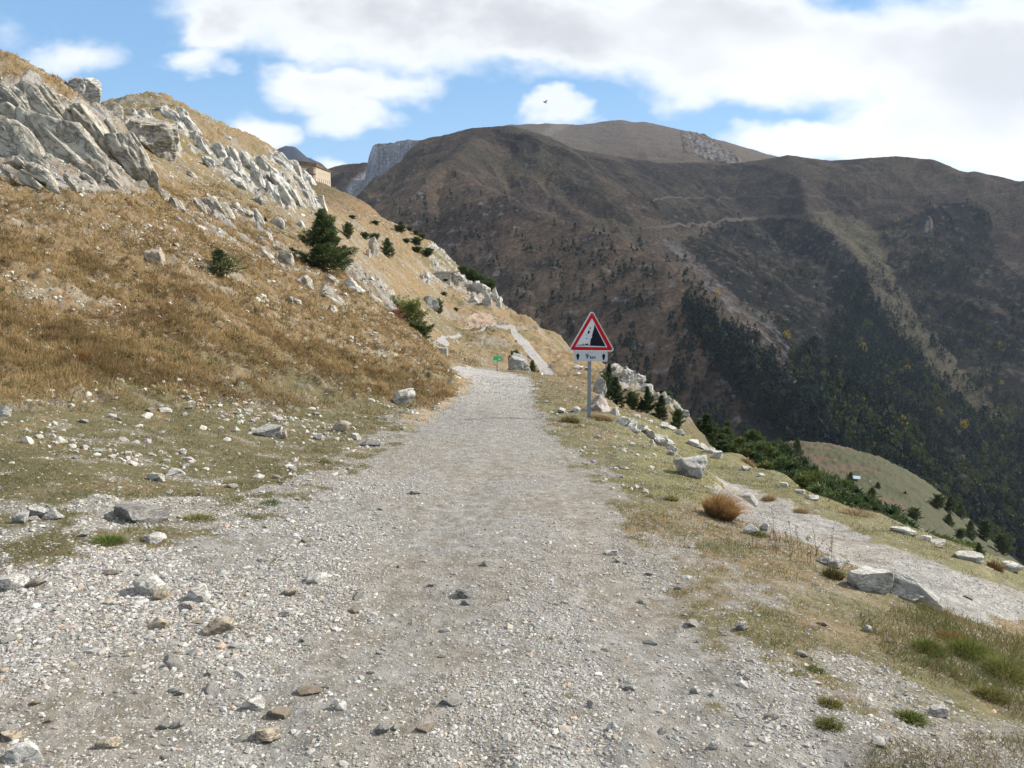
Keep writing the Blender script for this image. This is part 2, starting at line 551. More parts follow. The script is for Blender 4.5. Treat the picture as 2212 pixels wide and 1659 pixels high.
ROAD = [(-3000, 3000), (-3000, 1400), (-200, 1290), (0, 1215), (150, 1195), (330, 1185), (480, 1150), (620, 1105), (700, 1060), (760, 1022), (850, 962),
        (905, 915), (960, 880), (1012, 845), (1020, 826), (990, 806), (975, 794), (1010, 790), (1060, 800), (1110, 806), (1146, 820), (1150, 850), (1160, 890), (1190, 950),
        (1230, 1000), (1280, 1050), (1325, 1100), (1345, 1150), (1390, 1195), (1440, 1250), (1480, 1330), (1600, 1410), (1760, 1480), (1900, 1570), (2050, 1700), (2300, 3000)]
PATH = [(1540, 1040), (1560, 1032), (1640, 1062), (1760, 1110), (1880, 1160), (2000, 1205), (2120, 1245), (2260, 1285), (2700, 1420),
        (2900, 1700), (2212, 1350), (2080, 1310), (1960, 1268), (1830, 1225), (1700, 1160), (1610, 1108), (1570, 1080)]
FARROAD1 = [(1185, 808), (1165, 782), (1135, 745), (1112, 722), (1108, 710), (1085, 706), (1062, 703)]
FARROAD2 = [(930, 752), (942, 742), (957, 731), (1000, 722), (1040, 712), (1050, 704)]


def line_dist(px, py, pts, wid):
    """distance to a polyline in pixels divided by its local half width"""
    best = np.full(px.shape, 1e9)
    for i in range(len(pts) - 1):
        ax, ay = pts[i]; bx, by = pts[i + 1]
        t = np.clip(((px - ax) * (bx - ax) + (py - ay) * (by - ay)) / ((bx - ax) ** 2 + (by - ay) ** 2 + 1e-9), 0, 1)
        w = wid[i] + (wid[i + 1] - wid[i]) * t
        best = np.minimum(best, np.hypot(px - ax - t * (bx - ax), py - ay - t * (by - ay)) / w)
    return best


def softpoly(poly, px, py, lo=None, hi=None):
    r = in_poly(px, py, poly).astype(float)
    if lo is not None: r = r * (RR > lo)
    if hi is not None: r = r * (RR < hi)
    return r


mr = softpoly(ROAD, PXj, PYj, None, 44)
mp_ = softpoly(PATH, PXj, PYj, None, 19)
fr1 = line_dist(PX, PY, FARROAD1, [12, 10, 9, 7, 6, 4, 3]) < 1
fr1 &= (RR > 60) & (RR < 150)
fr2 = line_dist(PX, PY, FARROAD2, [9, 9, 5, 1.9, 1.9, 1.9]) < 1
fr2 &= (RR > 55) & (RR < 150)
fr3 = in_poly(PX, PY, [(925, 758), (934, 744), (958, 728), (974, 744), (958, 752), (940, 760)]) & (RR > 50) & (RR < 120)
mfar = (fr1 | fr2 | fr3).astype(float)

# gravel spread beyond the roadway (thins out)
GRAV = [(-3000, 3000), (-3000, 1200), (-200, 1140), (0, 1085), (160, 1060), (330, 1075), (470, 1075), (600, 1040), (700, 990), (800, 935), (880, 880), (960, 850), (1000, 830),
        (990, 800), (1060, 795), (1150, 812), (1160, 850), (1200, 930), (1300, 1010), (1380, 1090), (1500, 1170), (1620, 1250), (1750, 1330), (1900, 1420), (2070, 1500), (2212, 1560), (2700, 1800), (2700, 3000)]
mg = softpoly(GRAV, PXj, PYj, None, 44)
g1 = fbm2(NX * 0.55, NY * 0.55, 4, 21)
g2 = fbm2(NX * 1.9, NY * 1.9, 3, 25)
g3 = fbm2(NX * 6.0, NY * 6.0, 3, 27)
def blur(A, n):
    k = np.ones(2 * n + 1) / (2 * n + 1)
    A = np.apply_along_axis(lambda r: np.convolve(np.pad(r, n, mode='edge'), k, 'valid'), 0, A)
    return np.apply_along_axis(lambda r: np.convolve(np.pad(r, n, mode='edge'), k, 'valid'), 1, A)


mrn = sst(blur(blur(mr, 9), 9) + 0.30 * g3 + 0.35 * g2, 0.30, 0.70)
gravel = np.clip(mrn + 0.85 * mg * sst(g1 + 0.6 * g2 + 0.35 * g3, -0.35, 0.35) * (1 - mrn) + mp_ + mfar, 0, 1)
# thin strip of grit on the right shoulder
right = (PX > 1150) & (RR < 20) & (PY > 830)
gravel = np.maximum(gravel, 0.30 * right * sst(g2 + 0.4 * g1, 0.12, 0.45) * (1 - mr))
low_left = (PX < 800) & (PY > 800) & (PY < 1200) & (RR < 24)
gravel = np.maximum(gravel, 0.5 * low_left * sst(g2 + 0.4 * g1, 0.25, 0.55) * (1 - mr))

# rock faces of the left hill (bedrock under the boulders)
R_CLIFF = [(-60, 180), (60, 160), (130, 200), (235, 235), (300, 330), (330, 418), (240, 415), (120, 412), (20, 385), (-400, 330)]
R_CREST = [(345, 232), (400, 240), (430, 300), (480, 335), (540, 345), (600, 330), (640, 340), (665, 375), (685, 430), (705, 470), (680, 460), (640, 440), (628, 457), (560, 430), (520, 400), (470, 365), (430, 340), (390, 290)]
R_MOUND = [(262, 262), (330, 255), (372, 285), (398, 338), (330, 330), (280, 300)]
R_SCREE = [(740, 560), (790, 590), (850, 640), (885, 690), (860, 720), (820, 660), (760, 600), (700, 560)]
R_LOW = [(396, 430), (430, 420), (560, 470), (600, 520), (640, 560), (700, 600), (760, 640), (700, 640), (620, 600), (520, 540), (440, 500), (390, 470)]
R_EDGE = [(925, 520), (990, 540), (1010, 590), (1060, 620), (1090, 670), (1060, 668), (1000, 640), (960, 612), (900, 612), (930, 590)]
R_RIM = [(1300, 790), (1380, 800), (1500, 890), (1540, 940), (1470, 900), (1380, 850), (1310, 820)]
rn = fbm2(NX * 0.35, NY * 0.35, 4, 31)
wob = lambda poly, lo, hi, am: softpoly(poly, PX + rn * am, PY + jy * am * 0.6, lo, hi)
rock = wob(R_CLIFF, 24, 75, 16)
rock = np.maximum(rock, wob(R_CREST, 70, 170, 14) * sst(fbm2(NX * 0.3, NY * 0.3, 3, 33), -0.35, -0.05))
rock = np.maximum(rock, wob(R_MOUND, 50, 110, 10))
rock = np.maximum(rock, wob(R_SCREE, 48, 110, 10) * 0.9)
rock = np.maximum(rock, wob(R_LOW, 26, 75, 16) * sst(fbm2(NX * 0.5, NY * 0.5, 3, 35), 0.05, 0.3))
rock = np.maximum(rock, wob(R_EDGE, 120, 230, 8) * sst(fbm2(NX * 0.25, NY * 0.25, 3, 36), -0.3, 0.0))
rock = np.maximum(rock, wob(R_RIM, 40, 90, 10) * sst(fbm2(NX * 0.35, NY * 0.35, 3, 37), -0.2, 0.1))
rock = rock * (1 - mr)

mrs = blur(blur(mr, 6), 6)
rocks_ = blur(rock, 2)
# relief on top of the survey
smooth_zone = np.clip(mrs, 0, 1)
amp = 0.02 + 0.10 * sst(RR, 8, 30) * (1 - smooth_zone) + 0.25 * sst(RR, 30, 120)
NZ = NZ + amp * fbm2(NX * 0.6, NY * 0.6, 4, 41) * (1 - 0.75 * np.clip(mrs + mfar, 0, 1))
amp2 = 0.012 + 0.03 * sst(RR, 10, 25)
NZ = NZ + amp2 * fbm2(NX * 3.1, NY * 3.1, 3, 45) * (1 - 0.5 * mrs)
NZ = NZ + 0.5 * sst(RR, 45, 110) * fbm2(NX * 0.12, NY * 0.12, 3, 47) * (1 - np.clip(mfar + mrs, 0, 1))
# grassy hummocks of the left slope
hum_zone = sst(-PX, -1000, -960) * sst(RR, 11, 15) * sst(-RR, -70, -50) * sst(-PY, -900, -850) * (1 - mrs) * (1 - rock)
hum = np.maximum(0, vn2(NX * 2.3, NY * 1.8, 48) + 0.4 * vn2(NX * 5.0, NY * 4.2, 49) + 0.12)
NZ = NZ + 0.20 * hum * hum_zone
# bedding of the limestone: ridges running down to the right
bx = NX * 0.8 + NY * 0.25
rr_ = rid2(bx * 0.40 + 0.2 * rn, (NX * -0.2 + NY * 0.6) * 0.22, 5, 51)
rr2 = rid2(NX * 1.3, NY * 0.5, 4, 57)
rs = rocks_ * np.clip(RR / 60, 0.25, 1.6)
NZ = NZ + rs * (0.55 * (rr_ - 0.7) + 0.10 * (rr2 - 0.7))
# soft wheel tracks along the road
trk = np.exp(-((NX - (-0.75 + 0.012 * NY * NY * 0.3)) / 0.35) ** 2) + np.exp(-((NX - (0.85 - 0.004 * NY * NY * 0.3)) / 0.35) ** 2)
NZ = NZ - 0.02 * trk * mrs * sst(-RR, -30, -20)


def H(x, y, A=None):
    """look a field of the near terrain up at world x, y"""
    A = NZ if A is None else A
    x = np.asarray(x, float); y = np.asarray(y, float)
    th = np.arctan2(x, y); r = np.log(np.maximum(np.hypot(x, y), 0.71))
    fx = np.clip(np.interp(th, thd, np.arange(len(thd))), 0, len(thd) - 1.001)
    fy = np.clip((r - LR0) / (LR1 - LR0) * (NR - 1), 0, NR - 1.001)
    ix = fx.astype(int); iy = fy.astype(int); tx = fx - ix; ty = fy - iy
    return (A[ix, iy] * (1 - tx) + A[ix + 1, iy] * tx) * (1 - ty) + (A[ix, iy + 1] * (1 - tx) + A[ix + 1, iy + 1] * tx) * ty


class Caster:
    """first meeting of a line of sight with a polar height field"""
    def __init__(self, thd, R, Z):
        self.th = thd; self.R = R
        self.E = np.maximum.accumulate((Z - ZC) / R[None, :], axis=1)

    def hit(self, px, py, rmin=0.0):
        u, v = uv_of(px, py)
        th = math.atan(u)
        if th <= self.th[0] or th >= self.th[-1]: return None
        i = int(np.clip(np.searchsorted(self.th, th), 1, len(self.th) - 1))
        s = v * math.cos(th)
        row = self.E[i]
        k = int(np.searchsorted(row, s))
        if k >= len(row): return None
        R = self.R[k]
        return R * math.sin(th), R * math.cos(th)


near = Caster(thd, np.exp(lr), NZ)

# ------------------------------------------------------------------ ground colours
PX2, PY2 = PX, PY
c_grav = np.array([0.318, 0.307, 0.288]); c_sand = np.array([0.315, 0.29, 0.255]); c_tan = np.array([0.205, 0.152, 0.082])
c_dry = np.array([0.20, 0.130, 0.062]); c_green = np.array([0.115, 0.108, 0.050]); c_earth = np.array([0.15, 0.105, 0.065])
c_rock = np.array([0.36, 0.345, 0.315]); c_rockd = np.array([0.16, 0.15, 0.135])
n_a = fbm2(NX * 0.35, NY * 0.35, 4, 61); n_b = fbm2(NX * 1.6, NY * 1.6, 4, 62); n_c = fbm2(NX * 6, NY * 6, 3, 63)
base = np.broadcast_to(c_tan, NX.shape + (3,)).copy()
leftslope = (PX < 1010) & (RR < 60)
greenish = sst(n_a + 0.5 * n_b + 0.25 * n_c, -0.15, 0.45)
base = mixc(base, c_green, 0.55 * greenish)
ls = leftslope * sst(-PY, -930, -700) * 1.0
base = mixc(base, c_dry, ls * 0.75)
lowl = leftslope * sst(PY, 760, 900)
base = mixc(base, c_green * 1.05, lowl * 0.6 * sst(n_a + 0.5 * n_b, -0.4, 0.3))
base = mixc(base, c_earth, 0.6 * sst(n_b + 0.7 * n_c, 0.15, 0.6))
# mid hill: golden, with olive and pink-brown sweeps
mid = sst(RR, 60, 90)
base = mixc(base, np.array([0.25, 0.168, 0.080]), mid * 0.7 * sst(n_a, -0.5, 0.3))
base = mixc(base, np.array([0.125, 0.105, 0.045]), mid * 0.65 * sst(fbm2(NX * 0.05, NY * 0.05, 4, 66), 0.0, 0.35))
forthill = (RR > 190) & (PX < 1000)
base = mixc(base, np.array([0.19, 0.105, 0.055]), 0.55 * forthill * sst(-PY, -500, -440))
base = mixc(base, np.array([0.10, 0.085, 0.04]), 0.75 * forthill * sst(-PY + 25 * n_a, -455, -415))
# lower meadow strip and the green spur
meadow = ((PX > 1330) & (RR > 9) & (RR < 34))
base = mixc(base, np.array([0.205, 0.165, 0.07]), 0.75 * meadow * sst(-n_a - n_b, -0.6, 0.4))
spur = (RR > 120) & (PX > 1500)
base = mixc(base, np.array([0.050, 0.055, 0.026]), 0.92 * spur)  # spur green darkened, its partial cloud shade painted in
base = mixc(base, np.array([0.10, 0.062, 0.042]), 0.7 * spur * sst(fbm2(NX * 0.03, NY * 0.05, 4, 68) + 0.0, 0.12, 0.35) * (PX < 1960))
drop = (RR > 22) & (RR < 130) & (PX > 1400)
base = mixc(base, np.array([0.10, 0.085, 0.04]), 0.7 * drop)
# hollows between hummocks painted darker for their shadows; then rubble specks
base = mixc(base, np.array([0.16, 0.125, 0.062]), 0.6 * hum_zone * sst(-hum, -0.25, -0.02))
spk = vn2(NX * 9, NY * 9, 71)
base = mixc(base, c_grav, 0.5 * sst(spk, 0.45, 0.75) * (RR < 60))
bare = sst(fbm2(NX * 0.9, NY * 0.9, 4, 75), 0.25, 0.6) * leftslope * sst(RR, 14, 22)
base = mixc(base, np.array([0.30, 0.27, 0.215]), 0.55 * bare)
base = mixc(base, np.array([0.25, 0.225, 0.19]), 0.6 * mid * sst(fbm2(NX * 0.16, NY * 0.16, 5, 76), 0.1, 0.5) * (RR < 180))
spk2 = vn2(NX * 2.2, NY * 2.2, 72)
base = mixc(base, c_rock, 0.65 * sst(spk2, 0.5, 0.75) * sst(RR, 30, 60) * (PX < 1250) * sst(n_a, -0.3, 0.3))
gc = mixc(np.broadcast_to(c_grav, base.shape), c_sand, sst(fbm2(NX * 0.8, NY * 0.5, 4, 73) - 0.35 * trk * 0 + 0.12, -0.1, 0.5) * (RR < 14))
gc = gc * (1 + 0.12 * n_c)[..., None] * (1 + 0.10 * n_b)[..., None]
spk3 = vn2(NX * 22, NY * 22, 74)
base = mixc(base, c_grav * 1.1, 0.35 * sst(spk3 + 0.4 * n_b, 0.3, 0.6) * sst(-RR, -34, -12))
base = mixc(base, gc * 0.80, gravel * 0.92 * (0.8 + 0.2 * sst(n_c, -0.2, 0.2)))
base = mixc(base, gc * 1.05, mr * sst(RR, 16, 30))
base = mixc(base, gc * 0.95, mfar)
base = mixc(base, gc * 1.02, 0.8 * np.clip(mp_, 0, 1) * sst(n_b, -0.7, -0.1))
rc = mixc(np.broadcast_to(c_rockd, base.shape), c_rock, sst(rr2 + 0.6 * n_b, 0.35, 0.95))
rc = mixc(rc, np.array([0.33, 0.25, 0.15]), 0.35 * sst(n_a, 0.1, 0.5))
rc = rc * (1 - 0.25 * (RR < 75) * sst(RR, 24, 26))[..., None]
rockm = np.clip(rock, 0, 1) * (1 - 0.75 * sst(n_b + 0.4 * n_a, 0.25, 0.5))
base = mixc(base, rc, rockm)
# pink scree fan and tan cut bank
fan = softpoly([(1010, 690), (1030, 672), (1062, 686), (1075, 700), (1040, 706), (1000, 712)], PX, PY, 90, 170)
base = mixc(base, np.array([0.36, 0.27, 0.20]), 0.85 * fan)
bank = softpoly([(940, 862), (985, 815), (1015, 808), (1030, 826), (1000, 850), (960, 884), (920, 905), (880, 930), (860, 920), (910, 880)], PXj, PYj, 15, 44)
base = mixc(base, np.array([0.34, 0.24, 0.13]), 0.75 * bank * sst(n_b, -0.4, 0.1))
# dark eroded lip of the meadow above the path
lip = line_dist(PXj, PYj, [(1640, 1055), (1750, 1090), (1830, 1125), (1900, 1150), (1990, 1180), (2100, 1212), (2212, 1240)], [5, 7, 8, 8, 8, 7, 6]) < 1
base = mixc(base, np.array([0.10, 0.075, 0.05]), 0.8 * lip * (RR < 19))
verge = ((PX > 1150) & (RR < 24) & (PY > 830)) * (1 - gravel)
base = mixc(base, np.array([0.135, 0.130, 0.058]), 0.65 * verge * sst(n_a + 0.5 * n_b, -0.5, 0.2))
base = mixc(base, np.array([0.105, 0.096, 0.045]), 0.85 * ((PX < 900) & (PY > 740) & (RR < 26)) * (1 - gravel) * sst(-n_a + 0.4 * n_b, -0.5, 0.3))
base = mixc(base, np.array([0.175, 0.165, 0.075]), 0.7 * meadow * (1 - gravel))
base = np.clip(base * 0.74 * (1 + 0.10 * n_c)[..., None], 0.01, 0.8)
m_ground = mat_attr('ground_soil', fine=14.0, amt=0.28, bump=0.6, bdist=0.035, bscale=24.0, coarse=0.10, cscale=2.4)

NT_, NR_ = NX.shape
verts = np.stack([NX, NY, NZ], -1).reshape(-1, 3)
idx = np.arange(NT_ * NR_).reshape(NT_, NR_)
quads = np.stack([idx[:-1, :-1], idx[1:, :-1], idx[1:, 1:], idx[:-1, 1:]], -1).reshape(-1, 4)
classes = np.zeros((NT_ - 1, NR_ - 1), int)
cm = (mr > 0.5) ; classes[cm[:-1, :-1]] = 1
cm = (mp_ > 0.5) & (mr < 0.5); classes[cm[:-1, :-1]] = 2
cm = (mfar > 0.5) & (RR > 45); classes[cm[:-1, :-1]] = 3
classes = classes.ravel()
colf = base.reshape(-1, 3)
for ci, nm in ((0, 'ground'), (1, 'gravel_road'), (2, 'path'), (3, 'far_road')):
    qs = quads[classes == ci]
    used, inv = np.unique(qs.ravel(), return_inverse=True)
    me = mesh_np(nm, verts[used], inv.reshape(-1, 4), m_ground, colf[used], smooth=True)
    tag(link(nm, me), kind='structure')
# ------------------------------------------------------------------ mountains: ridges and the slopes that fall from them
FT = np.concatenate([np.linspace(math.radians(-55), math.radians(-36), 60, endpoint=False),
                     np.linspace(math.radians(-36), math.radians(36), 1000),
                     np.linspace(math.radians(36), math.radians(55), 61)[1:]])
FR = np.exp(np.linspace(math.log(300), math.log(5200), 900))
FTT, FRR = np.meshgrid(FT, FR, indexing='ij')
FX = FRR * np.sin(FTT); FY = FRR * np.cos(FTT)
RIDGES = [   # (points as (view column, view row, distance), slope, crest rounding)
    ([(700, 372, 2100), (745, 356, 2000), (790, 351, 1950)], 0.60, 15),
    ([(815, 312, 1800), (880, 302, 1780), (930, 300, 1760), (975, 290, 1740), (1028, 277, 1700), (1100, 273, 1720), (1150, 287, 1780), (1220, 320, 1850), (1400, 349, 2150), (1500, 354, 2250),
      (1600, 352, 2250), (1700, 336, 2200), (1790, 348, 2150), (1930, 338, 2100), (2000, 344, 2050), (2100, 371, 1950), (2212, 391, 1850), (2700, 450, 1700)], 0.62, 22),
    ([(1028, 280, 1700), (1005, 320, 1500), (962, 350, 1320), (1050, 400, 1180), (1150, 454, 1080), (1240, 482, 1010), (1327, 508, 950), (1400, 545, 890), (1467, 590, 830),
      (1520, 655, 780), (1600, 745, 720), (1700, 850, 660), (1800, 955, 610), (1900, 1040, 560)], 0.74, 10),
    ([(1120, 280, 1710), (1230, 330, 1640), (1327, 396, 1540), (1390, 450, 1450), (1439, 508, 1360), (1500, 570, 1280), (1580, 640, 1190), (1655, 705, 1120), (1727, 832, 1020), (1790, 920, 960)], 0.74, 8),
    ([(1700, 338, 2190), (1730, 400, 1960), (1755, 470, 1760), (1810, 510, 1660), (1859, 563, 1560), (1879, 614, 1480), (1920, 670, 1390), (1967, 720, 1320), (2050, 790, 1240), (2139, 850, 1170), (2300, 960, 1080), (2500, 1080, 1000)], 0.76, 8),
    ([(1930, 340, 2090), (2040, 400, 1900), (2127, 445, 1760), (2170, 500, 1660), (2212, 562, 1580), (2350, 680, 1450), (2600, 800, 1300)], 0.76, 10),
    ([(1620, 352, 2230), (1610, 420, 2050), (1640, 500, 1900), (1660, 560, 1800)], 0.70, 12),
    ([(1300, 335, 1980), (1340, 370, 1880), (1400, 430, 1760)], 0.66, 12),
    ([(1960, 700, 1300), (1900, 790, 1210), (1840, 880, 1130), (1800, 960, 1060)], 0.80, 12),
    ([(1180, 470, 1060), (1150, 540, 980), (1120, 620, 900), (1140, 700, 820), (1200, 780, 740)], 0.82, 14),
    ([(962, 352, 1310), (900, 420, 1180), (850, 500, 1060), (860, 580, 960), (920, 660, 860)], 0.80, 14),
]
FZ = np.full(FX.shape, -420.0)
wx = FX + 20 * fbm2(FX / 210, FY / 210, 3, 81); wy = FY + 20 * fbm2(FX / 210 + 9, FY / 210, 3, 82)
near_w = np.full(FX.shape, 1e9)
for pts, slope, rnd in RIDGES:
    Q = np.array([P(*p) for p in pts])
    best = np.full(FX.shape, -1e9)
    for i in range(len(Q) - 1):
        a, b = Q[i], Q[i + 1]
        dx, dy = b[0] - a[0], b[1] - a[1]
        L2 = dx * dx + dy * dy
        t = np.clip(((wx - a[0]) * dx + (wy - a[1]) * dy) / L2, 0, 1)
        d0 = np.hypot(FX - a[0] - t * dx, FY - a[1] - t * dy)
        dw = np.hypot(wx - a[0] - t * dx, wy - a[1] - t * dy)
        k = sst(d0, 0, 120)
        d = d0 * (1 - k) + dw * k
        z = a[2] + (b[2] - a[2]) * t - slope * (np.sqrt(d * d + rnd * rnd) - rnd)
        best = np.maximum(best, z)
        near_w = np.minimum(near_w, d)
    if len(pts) == 18:
        # limestone cliff under the flat shoulder: the ground drops away in front of and left of its brow
        E0 = P(812, 308, 1800)[:2]; E1 = P(925, 302, 1762)[:2]
        ee = (E1 - E0); Lc = np.hypot(*ee); ee = ee / Lc; en = np.array([ee[1], -ee[0]])
        qe = (FX - E0[0]) * ee[0] + (FY - E0[1]) * ee[1]; qn = (FX - E0[0]) * en[0] + (FY - E0[1]) * en[1]
        cd = np.hypot(np.maximum(0, -qe + 6 * fbm2(FX / 25, FY / 25, 3, 88)), np.maximum(0, qn + 10 * fbm2(FX / 30, FY / 30, 3, 87)))
        cA = 1 - sst(qe, 0.35 * Lc, 1.05 * Lc)
        best = best - cA * 105 * sst(cd, 2, 42) * (1 - sst(cd, 160, 420))
        cliffm = cA * sst(cd, 1, 8) * (1 - sst(cd, 46, 75))
    FZ = np.maximum(FZ, best)
# back summit and far peaks stand on their own ridges
BACK = [([(1060, 300, 3700), (1110, 272, 3700), (1180, 269, 3650), (1250, 272, 3600), (1330, 262, 3600), (1380, 266, 3550), (1420, 275, 3500), (1470, 290, 3450), (1500, 301, 3400), (1560, 319, 3350), (1590, 340, 3320), (1620, 365, 3300)], 0.42, 60),
        ([(560, 340, 4300), (600, 322, 4300), (618, 315, 4300), (634, 316, 4300), (650, 334, 4300), (668, 340, 4300), (688, 350, 4280), (700, 366, 4250), (715, 380, 4200), (760, 386, 4200)], 0.95, 12)]
for pts, slope, rnd in BACK:
    Q = np.array([P(*p) for p in pts])
    best = np.full(FX.shape, -1e9)
    for i in range(len(Q) - 1):
        a, b = Q[i], Q[i + 1]
        dx, dy = b[0] - a[0], b[1] - a[1]
        t = np.clip(((FX - a[0]) * dx + (FY - a[1]) * dy) / (dx * dx + dy * dy), 0, 1)
        d = np.hypot(FX - a[0] - t * dx, FY - a[1] - t * dy)
        z = a[2] + (b[2] - a[2]) * t - slope * (np.sqrt(d * d + rnd * rnd) - rnd)
        best = np.maximum(best, z)
    FZ = np.maximum(FZ, best)
FPX, FPY = to_px(FX, FY, FZ)
cr_ = in_poly(FPX, FPY, [(1470, 285), (1515, 285), (1600, 345), (1590, 362), (1480, 330)]) & (FRR > 2700)
FZ = FZ + cr_ * 12 * np.abs(fbm2(FX / 32, FY / 45, 4, 89))
prof = sst(near_w, 10, 90)
gul = rid2(FX / 95 + 0.4 * fbm2(FX / 160, FY / 160, 2, 83), FY / 170, 5, 84)
FZ = FZ + prof * 7.5 * (gul - 0.9) * sst(-FRR, -2500, -2300) + 3.0 * fbm2(FX / 70, FY / 70, 5, 85) * (0.25 + 0.75 * prof) + 0.7 * fbm2(FX / 11, FY / 11, 3, 86)
# roads cut along the flank stay level
gz_x, gz_y = np.gradient(FZ, axis=0), np.gradient(FZ, axis=1)
FPX, FPY = to_px(FX, FY, FZ)

CLIFF = [(812, 305), (865, 300), (915, 302), (905, 330), (885, 350), (850, 380), (820, 410), (785, 430), (768, 420), (775, 390), (790, 360), (800, 340), (806, 320)]
fn = fbm2(FX / 40, FY / 40, 5, 91); fn2 = fbm2(FX / 11, FY / 11, 4, 92); fn3 = fbm2(FX / 130, FY / 130, 4, 93)
fp = fbm2(FPX / 16, FPY / 10, 3, 94) if False else fn2
jpx = FPX + 14 * fn + 5 * fn2; jpy = FPY + 8 * fn3 + 4 * fn
tanb = np.array([0.135, 0.102, 0.070]); heath = np.array([0.062, 0.046, 0.038]); olive = np.array([0.075, 0.068, 0.040])
darkg = np.array([0.022, 0.027, 0.020]); grey = np.array([0.24, 0.225, 0.21])
fb = np.broadcast_to(tanb, FX.shape + (3,)).copy()
fb = mixc(fb, heath, 0.65 * sst(fn3 + 0.5 * fn, -0.05, 0.45))
fb = mixc(fb, olive, 0.6 * sst(-fn3 + 0.6 * fn2, 0.0, 0.5))
NRM_x = np.gradient(FZ, axis=0) / np.maximum(np.gradient(FX, axis=0), 1e-3)       # slope towards the right
faceleft = sst(NRM_x, 0.05, 0.45)
high = sst(-FPY, -560, -360)


def fpoly(poly):
    return in_poly(jpx, jpy, poly).astype(float)


S1R = [(1474, 640), (1500, 662), (1560, 712), (1640, 785), (1716, 855), (1800, 945), (1830, 990), (1750, 990), (1660, 905), (1600, 835), (1545, 775), (1500, 705)]
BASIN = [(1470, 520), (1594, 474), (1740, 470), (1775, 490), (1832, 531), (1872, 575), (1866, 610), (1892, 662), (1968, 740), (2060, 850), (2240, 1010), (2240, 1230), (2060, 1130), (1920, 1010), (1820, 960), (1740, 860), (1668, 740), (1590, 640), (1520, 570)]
WEDGE = [(1846, 583), (1881, 645), (1920, 700), (1985, 770), (1985, 850), (1900, 860), (1820, 830), (1785, 750), (1803, 650)]
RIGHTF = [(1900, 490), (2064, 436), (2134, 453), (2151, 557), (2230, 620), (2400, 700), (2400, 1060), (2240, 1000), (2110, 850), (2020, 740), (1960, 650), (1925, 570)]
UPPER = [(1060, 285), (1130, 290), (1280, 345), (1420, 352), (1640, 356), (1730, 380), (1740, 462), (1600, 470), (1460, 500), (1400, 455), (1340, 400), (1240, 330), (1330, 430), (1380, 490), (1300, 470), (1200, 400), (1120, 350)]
forest = np.zeros(FX.shape)
forest = np.maximum(forest, fpoly(S1R) * 0.95)
forest = np.maximum(forest, fpoly(WEDGE) * 0.9)
low = sst(FPY, 740, 960) * (FPX > 1600)
forest = np.maximum(forest, fpoly(BASIN) * (0.30 + 0.6 * sst(FPY, 640, 900)))
forest = np.maximum(forest, fpoly(RIGHTF) * (0.15 + 0.6 * sst(FPY, 480, 800)))
forest = np.maximum(forest, 0.85 * low * sst(fn3 + 0.5, 0.0, 0.5))
strip = fpoly([(1874, 600), (1890, 660), (1930, 712), (1990, 780), (2060, 850), (2150, 940), (2200, 930), (2110, 830), (2020, 730), (1955, 650), (1920, 570), (1895, 500), (1850, 470), (1770, 466), (1740, 474), (1790, 500), (1840, 545)])
forest = forest * (1 - 0.92 * strip)
cover = forest * sst(fn + fn2 * 0.8 + 0.6 * forest, -0.35, 0.35)
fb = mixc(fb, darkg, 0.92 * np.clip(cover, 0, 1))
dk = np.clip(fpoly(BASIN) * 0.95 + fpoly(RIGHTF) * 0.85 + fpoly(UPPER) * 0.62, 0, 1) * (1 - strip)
fb = mixc(fb, np.array([0.021, 0.021, 0.018]), np.clip(dk * sst(fn3 + 0.6 * fn + 0.75 + 0.7 * fn2, -0.1, 0.5), 0, 0.92))  # scrub and heath darkened further, flank shade painted into the albedo
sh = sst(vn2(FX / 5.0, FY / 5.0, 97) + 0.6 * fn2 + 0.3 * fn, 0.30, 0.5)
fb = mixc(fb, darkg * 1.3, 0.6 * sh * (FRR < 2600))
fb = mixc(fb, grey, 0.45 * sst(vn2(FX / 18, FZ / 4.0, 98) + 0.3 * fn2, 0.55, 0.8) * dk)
fb = mixc(fb, np.array([0.175, 0.155, 0.09]), 0.85 * strip * sst(-fn2, -0.6, 0.4))  # sunlit right side of the spur painted paler
warm = in_poly(FPX, FPY, [(780, 430), (960, 350), (1150, 454), (1327, 508), (1467, 590), (1560, 760), (1700, 900), (1780, 980), (1500, 1000), (900, 700)]).astype(float)
fb = mixc(fb, np.array([0.172, 0.122, 0.078]), 0.75 * warm * sst(-fn3, -0.3, 0.25) * (1 - cover))  # brown face lightened, its sunlight painted into the colour
# outcrops lie in level bands on the warm slope and in the ravine
band = sst(vn2(FX / 50, FZ / 5.0, 95) + 0.5 * fn2, 0.38, 0.62)
fb = mixc(fb, grey, 0.5 * band * sst(fn + fn2, 0.35, 0.75) * (warm * 0.8 + 0.3) * (1 - cover))
rav = line_dist(jpx, jpy, [(1439, 508), (1560, 640), (1655, 705), (1727, 832), (1800, 925)], [10, 16, 26, 14, 10]) < 1
fb = mixc(fb, grey * 0.8, 0.6 * rav * sst(fn2 + fn, -0.1, 0.3))
clf = np.clip(cliffm * 1.6, 0, 1) * (1 - 0.5 * sst(fn2, 0.1, 0.5))
clc = np.array([0.44, 0.43, 0.42]) * (0.85 + 0.35 * vn2(FX / 14, FZ / 60, 96))[..., None]
fb = fb * (1 - clf[..., None]) + clc * clf[..., None]
c2 = in_poly(jpx, jpy, [(1478, 290), (1510, 292), (1545, 312), (1580, 335), (1600, 352), (1550, 350), (1510, 335)]) & (FRR > 2700)
fb = mixc(fb, np.array([0.19, 0.185, 0.18]) , 0.9 * c2 * sst(fn2 + 0.6 * vn2(FX / 30, FZ / 9.0, 99), -0.3, 0.5))
back = sst(FRR, 2700, 3000)
